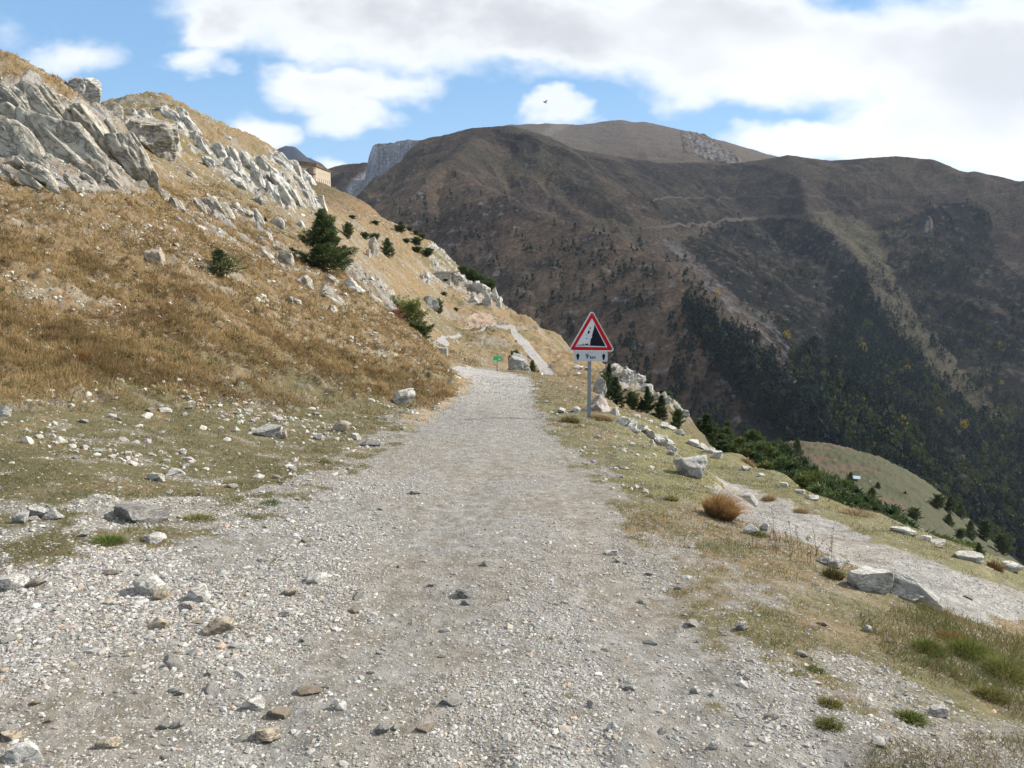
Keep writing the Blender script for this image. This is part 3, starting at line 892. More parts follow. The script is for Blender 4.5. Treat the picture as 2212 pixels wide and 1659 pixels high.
fb = mixc(fb, np.array([0.135, 0.108, 0.078]), 0.85 * back * (1 - c2) * (FPX > 900))
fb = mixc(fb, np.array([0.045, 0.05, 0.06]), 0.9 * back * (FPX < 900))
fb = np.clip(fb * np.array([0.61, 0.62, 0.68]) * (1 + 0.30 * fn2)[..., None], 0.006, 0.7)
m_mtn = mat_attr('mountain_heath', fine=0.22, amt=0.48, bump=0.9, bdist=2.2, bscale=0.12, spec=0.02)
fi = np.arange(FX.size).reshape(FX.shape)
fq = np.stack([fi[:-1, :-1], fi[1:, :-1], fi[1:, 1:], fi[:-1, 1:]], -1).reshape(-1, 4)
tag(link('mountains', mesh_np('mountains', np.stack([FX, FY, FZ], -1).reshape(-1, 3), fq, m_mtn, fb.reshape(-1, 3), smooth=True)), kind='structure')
farc = Caster(FT, FR, FZ)


def HF(x, y, A=None):
    A = FZ if A is None else A
    th = np.arctan2(x, y); r = np.log(np.hypot(x, y))
    fx = np.clip(np.interp(th, FT, np.arange(len(FT))), 0, len(FT) - 1.001)
    fy = np.clip(np.interp(r, np.log(FR), np.arange(len(FR))), 0, len(FR) - 1.001)
    ix = fx.astype(int); iy = fy.astype(int); tx = fx - ix; ty = fy - iy
    return (A[ix, iy] * (1 - tx) + A[ix + 1, iy] * tx) * (1 - ty) + (A[ix, iy + 1] * (1 - tx) + A[ix + 1, iy + 1] * tx) * ty


# cart tracks contouring the far flank: narrow benches draped on the slope
m_track = simple_mat('pale_track', (0.095, 0.078, 0.062), 0.95, 0.1, nscale=0.3)


def drape(name, pts, width):
    Q = []
    for i in range(len(pts) - 1):
        (ax, ay), (bx, by) = pts[i], pts[i + 1]
        n = max(2, int(math.hypot(bx - ax, by - ay) / 4))
        for k in range(n):
            t = k / n
            h = farc.hit(ax + (bx - ax) * t, ay + (by - ay) * t)
            if h: Q.append(h)
    Q = np.array(Q)
    ker = np.hanning(19); ker /= ker.sum()
    Q = np.stack([np.convolve(Q[:, 0], ker, 'valid'), np.convolve(Q[:, 1], ker, 'valid')], 1)
    d = np.gradient(Q, axis=0); d /= np.linalg.norm(d, axis=1)[:, None] + 1e-9
    nn = np.stack([-d[:, 1], d[:, 0]], 1)
    z = np.maximum(HF(Q[:, 0], Q[:, 1]), 0 * Q[:, 0] - 400)
    L = Q + nn * width / 2; R = Q - nn * width / 2
    zz = np.maximum.reduce([z, HF(L[:, 0], L[:, 1]), HF(R[:, 0], R[:, 1])]) * 0.6 + z * 0.4 + 0.8
    rows = [np.column_stack([L, zz]), np.column_stack([R, zz]), np.column_stack([L + nn * 3, HF(L[:, 0] + nn[:, 0] * 3, L[:, 1] + nn[:, 1] * 3) - 2]),
            np.column_stack([R - nn * 3, HF(R[:, 0] - nn[:, 0] * 3, R[:, 1] - nn[:, 1] * 3) - 2])]
    n = len(Q)
    v = np.concatenate(rows)
    a = np.arange(n - 1)
    f = [np.stack([a, a + 1, n + a + 1, n + a], 1), np.stack([2 * n + a, 2 * n + a + 1, a + 1, a], 1), np.stack([n + a, n + a + 1, 3 * n + a + 1, 3 * n + a], 1)]
    tag(link(name, mesh_np(name, v, np.concatenate(f), m_track, smooth=False)), kind='structure')


drape('mountain_road', [(1345, 497), (1420, 492), (1520, 484), (1620, 472), (1700, 467), (1751, 468), (1790, 455), (1900, 446), (2000, 441), (2100, 436), (2130, 433)], 4.5)
drape('mountain_trail', [(968, 356), (1000, 368), (1050, 397), (1100, 425), (1150, 456), (1200, 474)], 2.2)
drape('mountain_road', [(1370, 428), (1500, 428), (1640, 426), (1800, 425), (1950, 426), (2100, 425)], 2.2)
drape('mountain_road', [(1980, 470), (2005, 466), (2020, 450), (2035, 440)], 3)
drape('mountain_road', [(1990, 478), (2040, 484), (2080, 485)], 2.5)

# unseen cumulus bank added on the sun side to shade the opposite flank
m_cloud, tcl, bcl = mat_new('cloud')
bcl.inputs['Base Color'].default_value = (0.9, 0.9, 0.92, 1)
trn = tcl.new('ShaderNodeBsdfTransparent')
mxs = tcl.new('ShaderNodeMixShader'); mxs.inputs[0].default_value = 0.68
tcl.l.new(bcl.outputs[0], mxs.inputs[1]); tcl.l.new(trn.outputs[0], mxs.inputs[2])
tcl.l.new(mxs.outputs[0], tcl.n.get('Material Output').inputs[0])
CH = 2100.0
offx, offy = SUN_DIR.x / SUN_DIR.z * CH, SUN_DIR.y / SUN_DIR.z * CH
cgx, cgy = np.meshgrid(np.linspace(-1, 1, 90), np.linspace(-1, 1, 90), indexing='ij')
xs_ = -900 + (cgx + 1) / 2 * 4200; ys_ = 470 + (cgy + 1) / 2 * 1860
edge = 1 - np.maximum(np.abs(cgx) ** 6, np.abs(cgy) ** 6)
edge = np.clip(edge * 1.3 + 0.25 * fbm2(xs_ / 300, ys_ / 300, 4, 161) * (np.maximum(np.abs(cgx), np.abs(cgy)) > 0.8), 0, 1)
inner = np.minimum(1, np.sqrt(edge))
X_ = xs_ + offx; Y_ = ys_ + offy
top_ = CH + 30 + inner * (160 + 90 * fbm2(xs_ / 260, ys_ / 260, 4, 162)); bot_ = CH - inner * (40 + 15 * fbm2(xs_ / 200, ys_ / 200, 3, 163))
n_ = cgx.size; ci_ = np.arange(n_).reshape(cgx.shape)
q1 = np.stack([ci_[:-1, :-1], ci_[1:, :-1], ci_[1:, 1:], ci_[:-1, 1:]], -1).reshape(-1, 4)
rim_ = np.concatenate([ci_[:, 0], ci_[-1, 1:], ci_[::-1, -1][1:], ci_[0, ::-1][1:-1]])
q2 = np.stack([rim_, np.roll(rim_, -1), np.roll(rim_, -1) + n_, rim_ + n_], 1)
vv_ = np.concatenate([np.stack([X_, Y_, top_], -1).reshape(-1, 3), np.stack([X_, Y_, bot_], -1).reshape(-1, 3)])
o = link('shade_clouds', mesh_np('shade_clouds', vv_, np.concatenate([q1, q1[:, ::-1] + n_, q2]), m_cloud, smooth=True))
tag(o, kind='structure')
# valley air
haze_m = bpy.data.materials.new('air'); haze_m.use_nodes = True
ht = NT(haze_m.node_tree); ht.n.clear()
hv = ht.new('ShaderNodeVolumePrincipled')
hv.inputs['Color'].default_value = (0.62, 0.76, 1.0, 1)
hv.inputs['Density'].default_value = 0.000030
hv.inputs['Anisotropy'].default_value = 0.2
ho = ht.new('ShaderNodeOutputMaterial'); ht.l.new(hv.outputs[0], ho.inputs['Volume'])
b0 = (-6200, -900, -430); b1 = (6200, 5600, 1120)
hx = np.array([[x, y, z] for z in (b0[2], b1[2]) for (x, y) in ((b0[0], b0[1]), (b1[0], b0[1]), (b1[0], b1[1]), (b0[0], b1[1]))])
hf = np.array([[0, 3, 2, 1], [4, 5, 6, 7], [0, 1, 5, 4], [1, 2, 6, 5], [2, 3, 7, 6], [3, 0, 4, 7]])
tag(link('haze', mesh_np('haze', hx, hf, haze_m)), kind='stuff')
# ------------------------------------------------------------------ rocks
RNG = np.random.default_rng(7)


def ico(sub):
    bm = __import__('bmesh').new()
    __import__('bmesh').ops.create_icosphere(bm, subdivisions=sub, radius=1.0)
    bm.verts.ensure_lookup_table()
    v = np.array([q.co[:] for q in bm.verts]); f = np.array([[w.index for w in q.verts] for q in bm.faces])
    bm.free()
    return v, f


ICO = {k: ico(k) for k in (1, 2, 3, 4, 5, 6)}


def rock_shape(seed, sub=4, cuts=14, boxy=3.0, rough=0.05, bed=0.0, lo=0.52, hi=0.86):
    """an angular stone: a rounded block sliced by random planes, then roughened; fits -1..1"""
    r = np.random.default_rng(seed)
    v, f = ICO[sub]
    v = v.copy()
    v /= (np.abs(v) ** boxy).sum(1)[:, None] ** (1 / boxy)
    for _ in range(cuts):
        n = r.normal(size=3); n /= np.linalg.norm(n)
        d = r.uniform(lo, hi)
        s = v @ n
        v -= np.maximum(0, s - d)[:, None] * n * r.uniform(0.85, 1.0)
    o = r.uniform(0, 50, 3)
    if rough:
        nn = fbm3(v[:, 0] * 1.6 + o[0], v[:, 1] * 1.6 + o[1], v[:, 2] * 1.6 + o[2], 5 if sub > 3 else 2, seed, 0.55)
        v *= (1 + rough * 1.6 * nn)[:, None]
    if bed:
        q = fbm3(v[:, 0] * 0.7 + o[1], v[:, 1] * 2.2, v[:, 2] * 3.6 + o[2], 4, seed + 5, 0.6)
        stp = np.abs(((v[:, 2] * 2.3 + 0.5 * q) % 1.0) - 0.5)
        v[:, 1] += bed * (0.9 * q + 0.5 * stp) * np.sign(v[:, 1] + 1e-6) * np.minimum(1, np.abs(v[:, 1]) * 2)
        v[:, 2] += bed * 0.35 * q
    v -= (v.max(0) + v.min(0)) / 2
    v /= np.abs(v).max(0)
    return v, f


def rockset(nm, *a):
    big = mat_rock(nm, *a)
    sm_ = mat_rock(nm + '_small', a[0], a[1], a[2], 5.0, a[4] * 0.6 if len(a) > 4 else 0.2)
    SMALL[big.name] = sm_
    return big


SMALL = {}
M_WHITE = rockset('limestone_pale', (0.46, 0.445, 0.405), (0.31, 0.295, 0.26), (0.36, 0.30, 0.20), 1.0, 0.3)
M_GREY = rockset('limestone_grey', (0.36, 0.35, 0.325), (0.235, 0.23, 0.21), (0.28, 0.22, 0.14), 1.0, 0.25)
M_CLIFF = rockset('limestone_cliff', (0.42, 0.385, 0.32), (0.22, 0.198, 0.16), (0.33, 0.25, 0.14), 0.45, 0.55)
M_CREST = rockset('limestone_crest', (0.50, 0.48, 0.43), (0.31, 0.295, 0.255), (0.38, 0.31, 0.20), 0.35, 0.3)
M_RED = rockset('limestone_rusty', (0.37, 0.33, 0.30), (0.21, 0.165, 0.15), (0.42, 0.21, 0.10), 1.2, 0.6)
M_SLATE = rockset('slate_dark', (0.21, 0.20, 0.185), (0.14, 0.135, 0.125), (0.19, 0.15, 0.10), 1.5, 0.2)
M_TAN = rockset('stone_tan', (0.36, 0.31, 0.24), (0.25, 0.20, 0.145), (0.35, 0.23, 0.13), 2.0, 0.5)


def gz(x, y):
    return float(H(np.array([x]), np.array([y]))[0])


def boulder(box, label, mat, seed, ang=0.0, name='boulder', cat='boulder', group=None, sub=4, depth=0.8, cuts=14, boxy=3.0, rough=0.05, bed=0.0, D=None, sink=0.12, yaw=0.0, base=0.12, lo=0.52, hi=0.86):
    x0, y0, x1, y1 = box
    cx, cy = (x0 + x1) / 2, (y0 + y1) / 2
    if D is None:
        h = near.hit(cx, y1 - base * (y1 - y0))
        if h is None: return None
        D = h[1]
    w = (x1 - x0) / FV * D; hh = (y1 - y0) / FV * D
    v, f = rock_shape(seed, sub, cuts, boxy, rough, bed, lo, hi)
    v = v * np.array([w / 2, w * depth / 2, hh / 2 * (1 + sink)])
    if w < 0.6: mat = SMALL[mat.name]
    me = mesh_np(name, v, f, mat, smooth=sub >= 5)
    o = link(name, me)
    p = P(cx, cy, D + w * depth * 0.15)
    o.location = (p[0], p[1], p[2] - hh * sink / 2)
    o.rotation_euler = (0, 0, yaw)
    return tag(o, label, cat, group)


def slab(cx, cy, L, wd, ang, label, mat, seed, thick=0.5, D=None, out=0.0, sub=5, group=None, name='rock_slab', bed=0.10, rough=0.05, yaw=0.25, cuts=10, boxy=4.0):
    """a tilted slab lying in the hillside: L and wd are its length and width in view pixels, ang its dip to the right"""
    if D is None:
        h = near.hit(cx, cy); D = h[1]
    D = D - out
    s = D / FV
    v, f = rock_shape(seed, sub, cuts, boxy, rough, bed, 0.62, 0.92)
    v = v * np.array([L * s / 2, wd * s * thick / 2, wd * s / 2])
    me = mesh_np(name, v, f, mat, smooth=True)
    o = link(name, me)
    p = P(cx, cy, D)
    o.location = p
    o.rotation_euler = (Matrix.Rotation(yaw, 3, 'Z') @ Matrix.Rotation(math.radians(ang), 3, 'Y')).to_euler()
    return tag(o, label, 'rock', group)


G_CL = 'tilted limestone slabs of the near outcrop'
slab(118, 335, 235, 170, 48, 'largest pale limestone face of the left outcrop, broad and grooved', M_CLIFF, 101, 0.35, out=0.5, group=G_CL, sub=6, bed=0.16)
slab(45, 330, 150, 90, 55, 'rough grey rock face at the left edge below the grassy brow', M_CLIFF, 102, 0.4, out=0.3, group=G_CL, sub=5, bed=0.16)
slab(82, 235, 130, 60, 52, 'upper grey slab just under the grassy top on the far left', M_CLIFF, 103, 0.5, out=0.6, group=G_CL, bed=0.14)
slab(125, 232, 105, 34, 55, 'narrow slab between the upper grey slab and the twin-topped tower', M_CLIFF, 104, 0.9, out=0.8, group=G_CL, bed=0.14)
slab(35, 215, 90, 40, 48, 'small broken slab in the grass at the left edge', M_CLIFF, 105, 0.7, out=0.3, group=G_CL, bed=0.12)
boulder((142, 170, 190, 232), 'left half of the pale rock tower standing on the skyline', M_CREST, 106, sub=5, D=50, name='rock_tower', cat='rock', depth=1.0, bed=0.06, rough=0.07)
boulder((172, 168, 229, 240), 'right half of the pale rock tower, highest block on the outcrop', M_CREST, 107, sub=5, D=50.5, name='rock_tower', cat='rock', depth=1.0, bed=0.06, rough=0.06)
slab(203, 283, 128, 52, 52, 'overhanging slab leaning above the dark hollow', M_CLIFF, 108, 1.3, D=42.0, group=G_CL, bed=0.08, yaw=0.55)
slab(288, 352, 142, 62, 62, 'thick leaning slab with a dark shaded side, right end of the outcrop', M_CLIFF, 109, 1.5, D=40.5, group=G_CL, bed=0.07, yaw=0.55)
slab(222, 356, 120, 38, 56, 'narrow slab in the hollow between the broad face and the leaning slab', M_CLIFF, 110, 0.6, out=0.0, group=G_CL, bed=0.12)
slab(92, 381, 84, 36, 36, 'loose tongue of rock lying against the foot of the broad face', M_CLIFF, 111, 0.7, out=1.2, group=G_CL, bed=0.05)
boulder((228, 222, 266, 266), 'blocky pale rock on the skyline right of the tower', M_CLIFF, 112, sub=5, D=58, name='rock_block', cat='rock', rough=0.05)
boulder((262, 256, 395, 345), 'rounded grey rock mound above the tan gully', M_CLIFF, 113, sub=6, D=66, name='rock_mound', cat='rock', depth=0.9, cuts=18, rough=0.08, bed=0.05)
slab(316, 390, 60, 26, 50, 'small grey rock right of the leaning slab', M_CLIFF, 114, 0.9, out=0.2, bed=0.08, group=G_CL)

# white crest of the second hill and other outcrops: (box, material)
for i_ in range(22):
    qx, qy = [(20, 300), (40, 350), (60, 260), (90, 300), (150, 390), (200, 400), (170, 350), (110, 250), (60, 395), (120, 405), (250, 400), (180, 300), (140, 260), (30, 250), (80, 350), (10, 370), (215, 330), (95, 200), (50, 195), (260, 330), (235, 270), (160, 405)][i_]
    L_ = RNG.uniform(34, 78)
    slab(qx + RNG.uniform(-6, 6), qy + RNG.uniform(-5, 5), L_, L_ * RNG.uniform(0.3, 0.55), 50 + RNG.uniform(-9, 9), 'broken block wedged among the big tilted slabs of the near outcrop', M_CLIFF, 3000 + i_, 0.8, out=RNG.uniform(0.1, 1.1), group='broken blocks among the tilted slabs', sub=4, name='rock_block', bed=0.1, rough=0.09)
G_CR = 'white limestone outcrops along the crest of the second hill'
CR = [(345, 228, 372, 262), (362, 232, 392, 285), (388, 236, 410, 270), (402, 250, 424, 296), (412, 285, 436, 322), (428, 300, 452, 345), (452, 312, 490, 352), (486, 322, 520, 366),
      (478, 345, 512, 378), (520, 330, 552, 380), (512, 368, 545, 410), (540, 372, 575, 430), (560, 340, 596, 395), (575, 395, 604, 448), (594, 330, 634, 388), (590, 370, 628, 440),
      (605, 400, 632, 458), (626, 352, 656, 412), (640, 380, 668, 430), (655, 372, 684, 425), (652, 410, 682, 452), (676, 420, 706, 462), (628, 410, 650, 450), (277, 236, 300, 256), (298, 238, 321, 262),
      (500, 380, 530, 412), (548, 425, 572, 446), (384, 262, 402, 292), (440, 335, 462, 362), (668, 432, 692, 470)]
k = 0
for (a, b_, c, d) in CR:
    cx, cy = (a + c) / 2, (b_ + d) / 2
    wd = (c - a) * 0.95; L = (d - b_) * 1.25
    slab(cx, cy, max(L, wd), min(L, wd), 60 + RNG.uniform(-22, 16), 'white jagged limestone outcrop on the crest of the second hill', M_CREST, 200 + k, 1.0, sub=4, group=G_CR, name='outcrop_rock', bed=0.16, rough=0.10, cuts=12, out=0.8)
    k += 1
G_LO = 'grey rocks breaking through the brown slope'
LO = [(328, 406, 366, 440), (360, 428, 396, 464), (427, 428, 446, 481), (440, 425, 476, 470), (470, 436, 502, 488), (500, 440, 524, 470), (520, 450, 545, 474), (543, 454, 567, 494), (590, 471, 618, 506),
      (638, 478, 660, 505), (400, 372, 424, 392), (378, 470, 396, 486), (318, 536, 358, 585), (560, 500, 590, 524), (596, 545, 640, 588), (560, 540, 592, 566), (640, 600, 680, 640), (688, 630, 740, 662), (632, 644, 652, 662),
      (740, 606, 782, 646), (706, 660, 730, 684), (700, 596, 730, 620), (664, 520, 690, 540), (796, 640, 822, 664)]
lab = {(427, 428, 446, 481): 'upright narrow rock post in the brown slope', (318, 536, 358, 585): 'orange-tinted rock low on the brown tufted slope', (740, 606, 782, 646): 'bright leaning rock below the large pine',
       (590, 471, 618, 506): 'thin white rock fin above the brown slope', (638, 478, 660, 505): 'small white rock fin left of the large pine'}
for q in LO:
    a, b_, c, d = q
    cx, cy = (a + c) / 2, (b_ + d) / 2
    L = max(c - a, d - b_) * 1.15; wd = min(c - a, d - b_)
    ml = M_TAN if q[0] == 318 else (M_CREST if q[0] in (590, 638, 740, 543) else M_CLIFF)
    slab(cx, cy, L, wd, 60 if (d - b_) >= (c - a) else 38, lab.get(q, 'pale grey rock breaking through the brown grass slope'), ml, 300 + k, 0.9, sub=4, group=None if q in lab else G_LO, name='outcrop_rock', bed=0.12, rough=0.09, out=0.3)
    k += 1
boulder((796, 511, 820, 560), 'tall standing rock in front of the small pines on the golden hill', M_CLIFF, 120, sub=5, name='standing_rock', cat='rock', rough=0.08, depth=0.9)
boulder((790, 538, 800, 556), 'white chip of rock at the left foot of the standing rock', M_CREST, 121, sub=3, name='rock', cat='rock')
boulder((914, 638, 950, 672), 'dark grey boulder beside a round bush above the far road', M_GREY, 122, sub=5, rough=0.07)
G_ED = 'white rocks along the far edge of the golden hill'
for (a, b_, c, d) in [(980, 530, 994, 552), (992, 548, 1012, 575), (1000, 560, 1018, 588), (914, 585, 932, 612), (918, 600, 930, 624), (905, 590, 916, 608), (1018, 606, 1040, 640), (1036, 612, 1060, 655), (1056, 620, 1080, 668),
                      (1040, 640, 1064, 672), (975, 590, 1005, 612), (1004, 606, 1024, 632), (1070, 640, 1086, 678), (1014, 640, 1036, 660)]:
    boulder((a, b_, c, d), 'white rock on the far edge of the golden hill', M_CREST, 400 + k, sub=4, group=G_ED, name='outcrop_rock', cat='rock', rough=0.12, bed=0.08, base=0.35)
    k += 1

# boulders and stones close to the road
B = [
    ((1244, 850, 1336, 926), 'rust-topped boulder directly behind the warning sign post', M_RED, 130, dict(sub=5, rough=0.07, lo=0.6, D=20.6, sink=0.3, boxy=4)),
    ((1318, 880, 1340, 916), 'white wedge of stone at the right foot of the rust-topped boulder', M_WHITE, 131, dict(sub=4, D=20.0, sink=0.3)),
    ((1280, 814, 1312, 856), 'grey upright boulder below the road beyond the warning sign', M_GREY, 132, dict(sub=5, rough=0.07, D=36)),
    ((1096, 762, 1143, 806), 'large rugged boulder right of the green sign', M_GREY, 133, dict(sub=5, rough=0.09, cuts=18, D=45)),
    ((1132, 792, 1147, 808), 'small stone at the right foot of the rugged boulder', M_GREY, 134, dict(sub=3, D=43.5)),
    ((944, 750, 968, 779), 'white squared block at the inner corner of the road bend', M_WHITE, 135, dict(sub=4, boxy=7.0, cuts=3, rough=0.03, D=45)),
    ((848, 838, 898, 876), 'white boulder in the brown grass beside the road', M_WHITE, 136, dict(sub=5, rough=0.04)),
    ((1455, 983, 1532, 1036), 'big grey fractured rock where the lower path starts', M_GREY, 137, dict(sub=5, rough=0.08, cuts=18, bed=0.05)),
    ((1590, 1060, 1640, 1108), 'grey jagged rock behind the brown grass tussock', M_GREY, 138, dict(sub=5, rough=0.07, D=10.4)),
    ((1582, 1094, 1622, 1138), 'round-shouldered rock at the right side of the brown tussock', M_GREY, 139, dict(sub=5, rough=0.05, D=9.6)),
    ((1604, 1132, 1638, 1156), 'creamy white stone below the brown tussock', M_WHITE, 140, dict(sub=4)),
    ((1640, 1128, 1664, 1150), 'small grey stone beside the creamy white stone', M_GREY, 141, dict(sub=4)),
    ((1765, 1200, 1822, 1226), 'low grey rock on the verge, left of the white split rock', M_GREY, 142, dict(sub=5, bed=0.05)),
    ((1826, 1222, 1922, 1278), 'white split rock with a dark left side on the verge', M_WHITE, 143, dict(sub=5, rough=0.05, cuts=9)),
    ((1908, 1264, 2000, 1300), 'flat grey rock between the two big verge rocks', M_GREY, 144, dict(sub=5, bed=0.05, depth=0.6)),
    ((545, 915, 612, 948), 'grey and white boulder on the grass left of the road', M_GREY, 145, dict(sub=5, rough=0.05)),
    ((596, 930, 622, 952), 'tan stone leaning on the grey and white boulder', M_TAN, 146, dict(sub=4)),
    ((716, 908, 760, 934), 'tan boulder at the grassy edge left of the road', M_TAN, 147, dict(sub=4)),
    ((756, 935, 780, 952), 'bright white stone near the tan boulder', M_WHITE, 148, dict(sub=4)),
    ((676, 936, 702, 954), 'pale stone between the grey boulder and the tan boulder', M_WHITE, 149, dict(sub=4)),
    ((776, 950, 824, 966), 'flat dark stone beside the left road edge', M_SLATE, 150, dict(sub=4)),
    ((244, 1086, 362, 1130), 'large flat slate slab at the border of grass and gravel', M_SLATE, 151, dict(sub=5, depth=1.0, boxy=4.0, bed=0.05)),
    ((286, 1238, 360, 1288), 'biggest white stone on the gravel, egg-shaped', M_WHITE, 152, dict(sub=5, cuts=8, boxy=2.2, rough=0.04, depth=0.85)),
    ((405, 1262, 455, 1302), 'round drum-shaped pale stone on the gravel', M_WHITE, 153, dict(sub=5, cuts=5, boxy=3.2, rough=0.03)),
    ((326, 1272, 372, 1300), 'tan flat stone leaning below the biggest white stone', M_TAN, 154, dict(sub=4)),
    ((442, 1334, 506, 1372), 'flat pinkish-brown stone on the gravel', M_TAN, 155, dict(sub=5)),
    ((328, 1332, 368, 1362), 'knobbly grey and yellow stone on the gravel', M_TAN, 156, dict(sub=4)),
    ((385, 1300, 420, 1320), 'orange-brown stone below the drum-shaped stone', M_RED, 157, dict(sub=4)),
    ((526, 1502, 576, 1536), 'rough pale stone alone on the lower gravel', M_WHITE, 158, dict(sub=5, rough=0.08)),
    ((718, 1510, 750, 1536), 'squarish light stone on the gravel right of the rough pale one', M_WHITE, 159, dict(sub=4)),
    ((0, 1576, 48, 1604), 'pale stone cut by the left frame near the bottom', M_TAN, 160, dict(sub=4)),
    ((16, 1604, 104, 1650), 'broad white stone at the lower left corner', M_WHITE, 161, dict(sub=5)),
    ((210, 1590, 262, 1620), 'brown flat stone at the bottom of the gravel', M_TAN, 162, dict(sub=4)),
    ((546, 1572, 610, 1606), 'thin tan stone lying flat at the bottom', M_TAN, 163, dict(sub=4)),
    ((982, 1270, 1028, 1294), 'dark wedge of stone in the middle of the road', M_SLATE, 164, dict(sub=4)),
    ((610, 1268, 644, 1290), 'brown pointed stone on the gravel', M_TAN, 165, dict(sub=4)),
    ((600, 1318, 634, 1336), 'grey oval stone on the gravel below the brown pointed one', M_GREY, 166, dict(sub=4)),
    ((0, 1238, 58, 1278), 'grey pointed stone at the left edge of the gravel', M_WHITE, 167, dict(sub=4)),
    ((660, 1238, 716, 1262), 'light angular stone lying across the gravel', M_WHITE, 168, dict(sub=4)),
    ((300, 1150, 356, 1176), 'low pale stone half buried below the slate slab', M_WHITE, 169, dict(sub=4)),
    ((60, 1092, 104, 1120), 'blue-grey stone, left of a cluster near the left edge', M_GREY, 170, dict(sub=4)),
    ((96, 1098, 138, 1124), 'light stone in the cluster near the left edge', M_GREY, 171, dict(sub=4)),
    ((24, 1104, 62, 1132), 'squared grey stone beside the cluster near the left edge', M_GREY, 172, dict(sub=4)),
    ((354, 1010, 400, 1032), 'white wedge stone on the left grass verge', M_WHITE, 173, dict(sub=4)),
    ((320, 1020, 356, 1040), 'small white flat stone on the left grass verge', M_WHITE, 174, dict(sub=4)),
    ((388, 968, 404, 984), 'small pale stone high on the left grass', M_WHITE, 175, dict(sub=3)),
    ((340, 880, 372, 892), 'white flat stone on the green part of the slope', M_WHITE, 176, dict(sub=4)),
    ((0, 876, 26, 904), 'white stones cut by the left frame on the grass', M_WHITE, 177, dict(sub=4)),
    ((528, 882, 546, 896), 'small square white stone below the tufts', M_WHITE, 178, dict(sub=3)),
    ((1304, 1186, 1336, 1202), 'elongated white stone at the right road edge', M_WHITE, 179, dict(sub=4)),
    ((1490, 1480, 1514, 1500), 'pale triangular stone on the right gravel', M_WHITE, 180, dict(sub=4)),
    ((1860, 1348, 1884, 1368), 'light grey chip of stone at the gravel and grass border', M_GREY, 181, dict(sub=4)),
    ((1588, 1340, 1614, 1366), 'upright grey stone on the right gravel', M_GREY, 182, dict(sub=4)),
    ((1310, 1560, 1340, 1586), 'light pebble-like stone near the bottom of the road', M_WHITE, 183, dict(sub=4)),
    ((1880, 1590, 1912, 1618), 'white stone near the lower right grass patch', M_WHITE, 184, dict(sub=4)),
    ((1530, 1600, 1552, 1622), 'blueish stone near the lower edge', M_GREY, 185, dict(sub=4)),
    ((2002, 1520, 2046, 1550), 'split white stone between the lower right grass clumps', M_WHITE, 186, dict(sub=4)),
    ((1340, 1470, 1376, 1496), 'grey angular stone leaning in a small pile on the road', M_GREY, 187, dict(sub=4)),
    ((1366, 894, 1384, 904), 'flat white stone on the verge right of the sign', M_WHITE, 188, dict(sub=3)),
    ((1204, 880, 1222, 893), 'white flat stones on the grass left of the sign post', M_WHITE, 189, dict(sub=3)),
    ((1232, 878, 1254, 892), 'white domed stone just left of the sign post', M_WHITE, 190, dict(sub=3)),
]
for box, lb, mt, sd, kw in B:
    nm = 'boulder' if (box[2] - box[0]) > 30 and box[1] < 1060 else 'stone'
    boulder(box, lb, mt, sd, name=nm, cat=nm, **{**dict(yaw=0.0), **kw})
# the long arched slab on the verge
o = slab(1972, 1270, 150, 44, 29, 'long arched grey slab with a dark underside on the right verge', M_GREY, 191, 0.7, D=6.15, bed=0.05, yaw=-0.1, name='rock_slab', boxy=5)
# rows of edging stones
G1 = 'pale edging stones along the right shoulder of the road'
row = [(1338, 898, 1362, 918), (1354, 906, 1380, 926), (1374, 915, 1398, 936), (1392, 925, 1416, 946), (1408, 936, 1432, 956), (1424, 946, 1446, 964), (1436, 955, 1460, 976), (1450, 966, 1470, 986)]
row = [(a - RNG.uniform(0, 7), b_ - RNG.uniform(-3, 4), c + RNG.uniform(-6, 8), d + RNG.uniform(-3, 4)) for (a, b_, c, d) in row] + [(1366, 926, 1380, 938), (1402, 948, 1414, 960), (1440, 972, 1456, 984), (1420, 938, 1436, 950)]
for q in row:
    boulder(q, 'pale edging stone along the right shoulder between the sign and the grey rock', M_WHITE, 500 + k, sub=4, group=G1, name='edging_stone', cat='stone', cuts=12, boxy=3, rough=0.09, depth=1.5, sink=0.5, yaw=RNG.uniform(-0.5, 0.5)); k += 1
G2 = 'white stones along the outer edge of the meadow strip'
row2 = [(1420, 912, 1444, 926), (1440, 918, 1462, 932), (1458, 927, 1482, 942), (1484, 948, 1510, 966), (1500, 956, 1528, 972), (1518, 966, 1546, 982), (1536, 974, 1562, 992), (1636, 1022, 1652, 1032),
        (1684, 1042, 1702, 1054), (1712, 1056, 1738, 1068), (1740, 1068, 1768, 1082), (1926, 1138, 1978, 1156), (1988, 1157, 2014, 1170), (2008, 1164, 2044, 1178), (2056, 1188, 2116, 1210), (2166, 1214, 2208, 1236), (1602, 1006, 1622, 1018)]
for q in row2:
    big = q[2] - q[0] > 40
    boulder(q, {1926: 'long white slab on the meadow edge, highest of the right ones', 2056: 'low white slab on the meadow edge right of the two joined stones', 2166: 'pale slab on the meadow edge at the right frame'}.get(q[0], 'white stone along the outer edge of the meadow strip'),
            M_WHITE, 500 + k, sub=4, group=None if big else G2, name='edging_stone', cat='stone', cuts=10, boxy=4, rough=0.06, depth=1.0); k += 1
G3 = 'rugged white rocks on the rim behind the sign'
